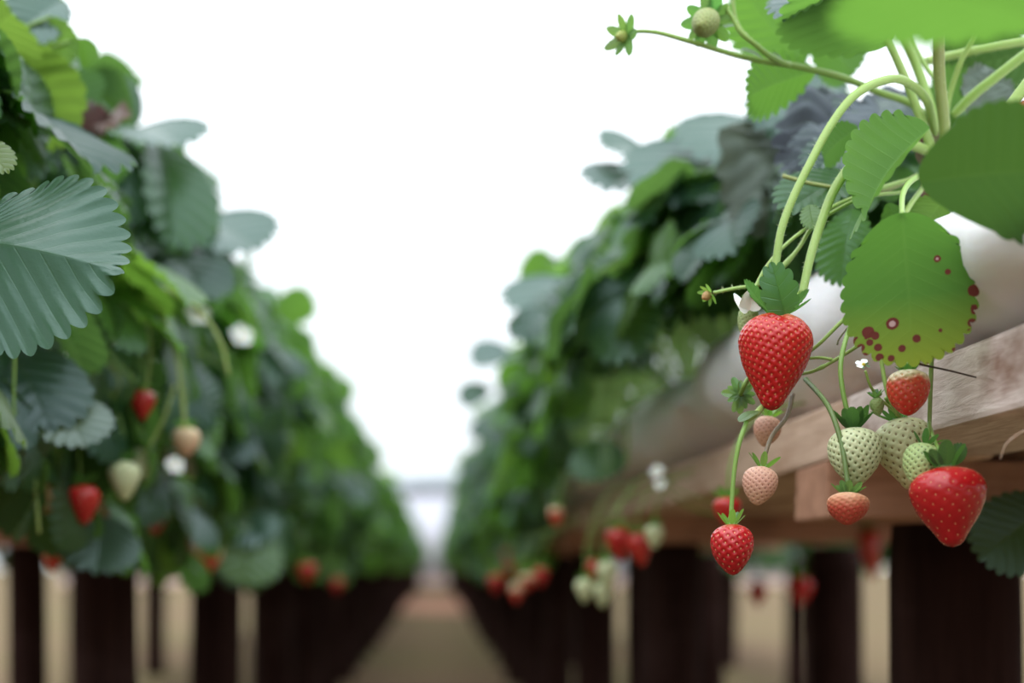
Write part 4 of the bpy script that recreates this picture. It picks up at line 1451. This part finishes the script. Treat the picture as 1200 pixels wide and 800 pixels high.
for a in (
    (167, 475, 1.18, 30, 36, 'red strawberry hanging highest of the left row', 'red', 0, .09, 1),
    (97, 592, 1.14, 42, 46, 'red strawberry on the left just above a bluish low leaf', 'red', .1, .1, 2),
    (146, 564, 1.16, 39, 46, 'cream-coloured strawberry on the left, the lower one of the pale pair', 'cream', 0, .07, 3),
    (168, 543, 1.19, 30, 38, 'pale greenish strawberry on the left, the upper one of the pale pair', 'cream', .1, .07, 4),
    (218, 518, 1.22, 33, 34, 'peach-coloured strawberry on the left hanging from a long stalk', 'blush', 0, .12, 5, 'round'),
    (240, 656, 1.70, 38, 42, 'red strawberry with pale shoulder beside the low yellow-green leaf', 'half', -.2, .06, 6),
    (182, 605, 1.45, 34, 42, 'red strawberry half hidden behind a pale leaf on the left', 'red', 0, .08, 7),
    (62, 655, 1.35, 26, 30, 'dull orange strawberry low at the left edge near the post', 'half', 0, .08, 8),
    (360, 671, 2.3, 24, 24, 'red strawberry at the leaf edge above the left posts', 'red', 0, .06, 9),
    (395, 686, 2.9, 16, 18, 'small red strawberry farther along above the left posts', 'red', 0, .05, 10),
    (726, 638, 1.42, 32, 40, 'red strawberry below the sawn plank, left one of the touching pair', 'red', .1, .05, 11),
    (750, 644, 1.40, 30, 40, 'red strawberry below the sawn plank, right one of the touching pair', 'red', .2, .05, 12),
    (767, 629, 1.38, 24, 28, 'pale green strawberry right beside the touching red pair', 'cream', 0, .05, 13),
    (712, 674, 1.48, 26, 34, 'whitish strawberry below the touching red pair', 'cream', .1, .07, 14),
    (695, 668, 1.52, 16, 26, 'slim red strawberry behind the whitish one below the plank', 'red', 0, .06, 15),
    (685, 692, 1.5, 22, 28, 'pale strawberry lowest left in the cluster below the plank', 'cream', 0, .09, 16),
    (706, 697, 1.5, 22, 30, 'greenish white strawberry lowest right in the cluster below the plank', 'cream', 0, .09, 17),
    (852, 600, 1.0, 34, 34, 'red strawberry hidden behind the sepals of the lowest sharp one', 'red', 0, .06, 18),
    (581, 684, 2.6, 18, 22, 'blurred red strawberry over the right posts, nearest the aisle', 'red', 0, .06, 19),
    (634, 676, 2.0, 18, 22, 'blurred red strawberry over the right posts under bluish leaves', 'red', 0, .06, 20),
    (618, 682, 2.1, 20, 20, 'orange half-ripe strawberry over the right posts under bluish leaves', 'half', 0, .06, 21),
    (605, 695, 2.2, 16, 24, 'dull reddish strawberry hanging lowest over the right posts', 'half', 0, .07, 22),
    (888, 697, 2.35, 22, 28, 'dark red strawberry at the back of the right table, left of two', 'red', 0, .06, 23),
    (937, 693, 2.28, 30, 34, 'dark red strawberry at the back of the right table, right of two', 'red', 0, .06, 24),
    (1020, 650, 1.9, 26, 60, 'dark red strawberry in shade beside the thick post', 'red', .1, .05, 25),
    (652, 605, 1.75, 20, 24, 'dull red strawberry at the end of the sawn plank', 'half', 0, .05, 26),
):
    bg_berry(*a)
# a few ripe fruit far along both rows
rf = random.Random(31)
far_b = [make_berry('blurred ripe strawberry far along the row', (0, 0, 0), (0, 0, -.034), .028, 'heart', 20, DEEP, None, res=(20, 16), depth=0, sep=(6, .45, .4), sepc=(.08, .24, .05), seed=90)]
for i in range(36):
    s = 1 if i % 2 else -1
    Y = 3.0 + i * 0.22 + rf.random() * .2
    x = (RX - .165 + rf.uniform(-.02, .02)) if s > 0 else (LX + .165 + rf.uniform(-.02, .02))
    loc = (x, Y, CZ + rf.uniform(-.01, .10))
    lab, grp = ('red strawberry under the leaves far along the right row', 'far ripe berries of the right row') if s > 0 else ('red strawberry under the leaves far along the left row', 'far ripe berries of the left row')
    if i == 0:
        o = far_b[0]
        o.location = loc
        tag(o, lab, 'strawberry', grp)
    else:
        dup(far_b[0], loc, rf.random() * 6, lab, grp)

for (px, py, Y, r, lab) in (
    (232, 368, 1.30, .012, 'white blossom high on the left row among yellow-green stems'),
    (283, 393, 1.55, .013, 'white blossom on the left row, right of the taller blossom'),
    (205, 545, 1.3, .009, 'small white blossom on the left beside the pale strawberries'),
    (116, 245, 1.2, .009, 'small white blossom just right of the large sharp leaf'),
    (770, 552, 1.3, .007, 'white blossom above the sawn plank, the upper of two'),
    (774, 567, 1.3, .006, 'white blossom above the sawn plank, the lower of two'),
    (853, 276, 1.15, .007, 'white blossom left of the arching stalk among dark leaves')):
    s = 1 if px > VX else -1
    c = P(px, py, Y)
    flower(lab, c, (-.4 * s, -.8, .4), r, rf, stalk=[c + Vector((.03 * s, .02, -.02)), c + Vector((.07 * s, .03, -.03))])
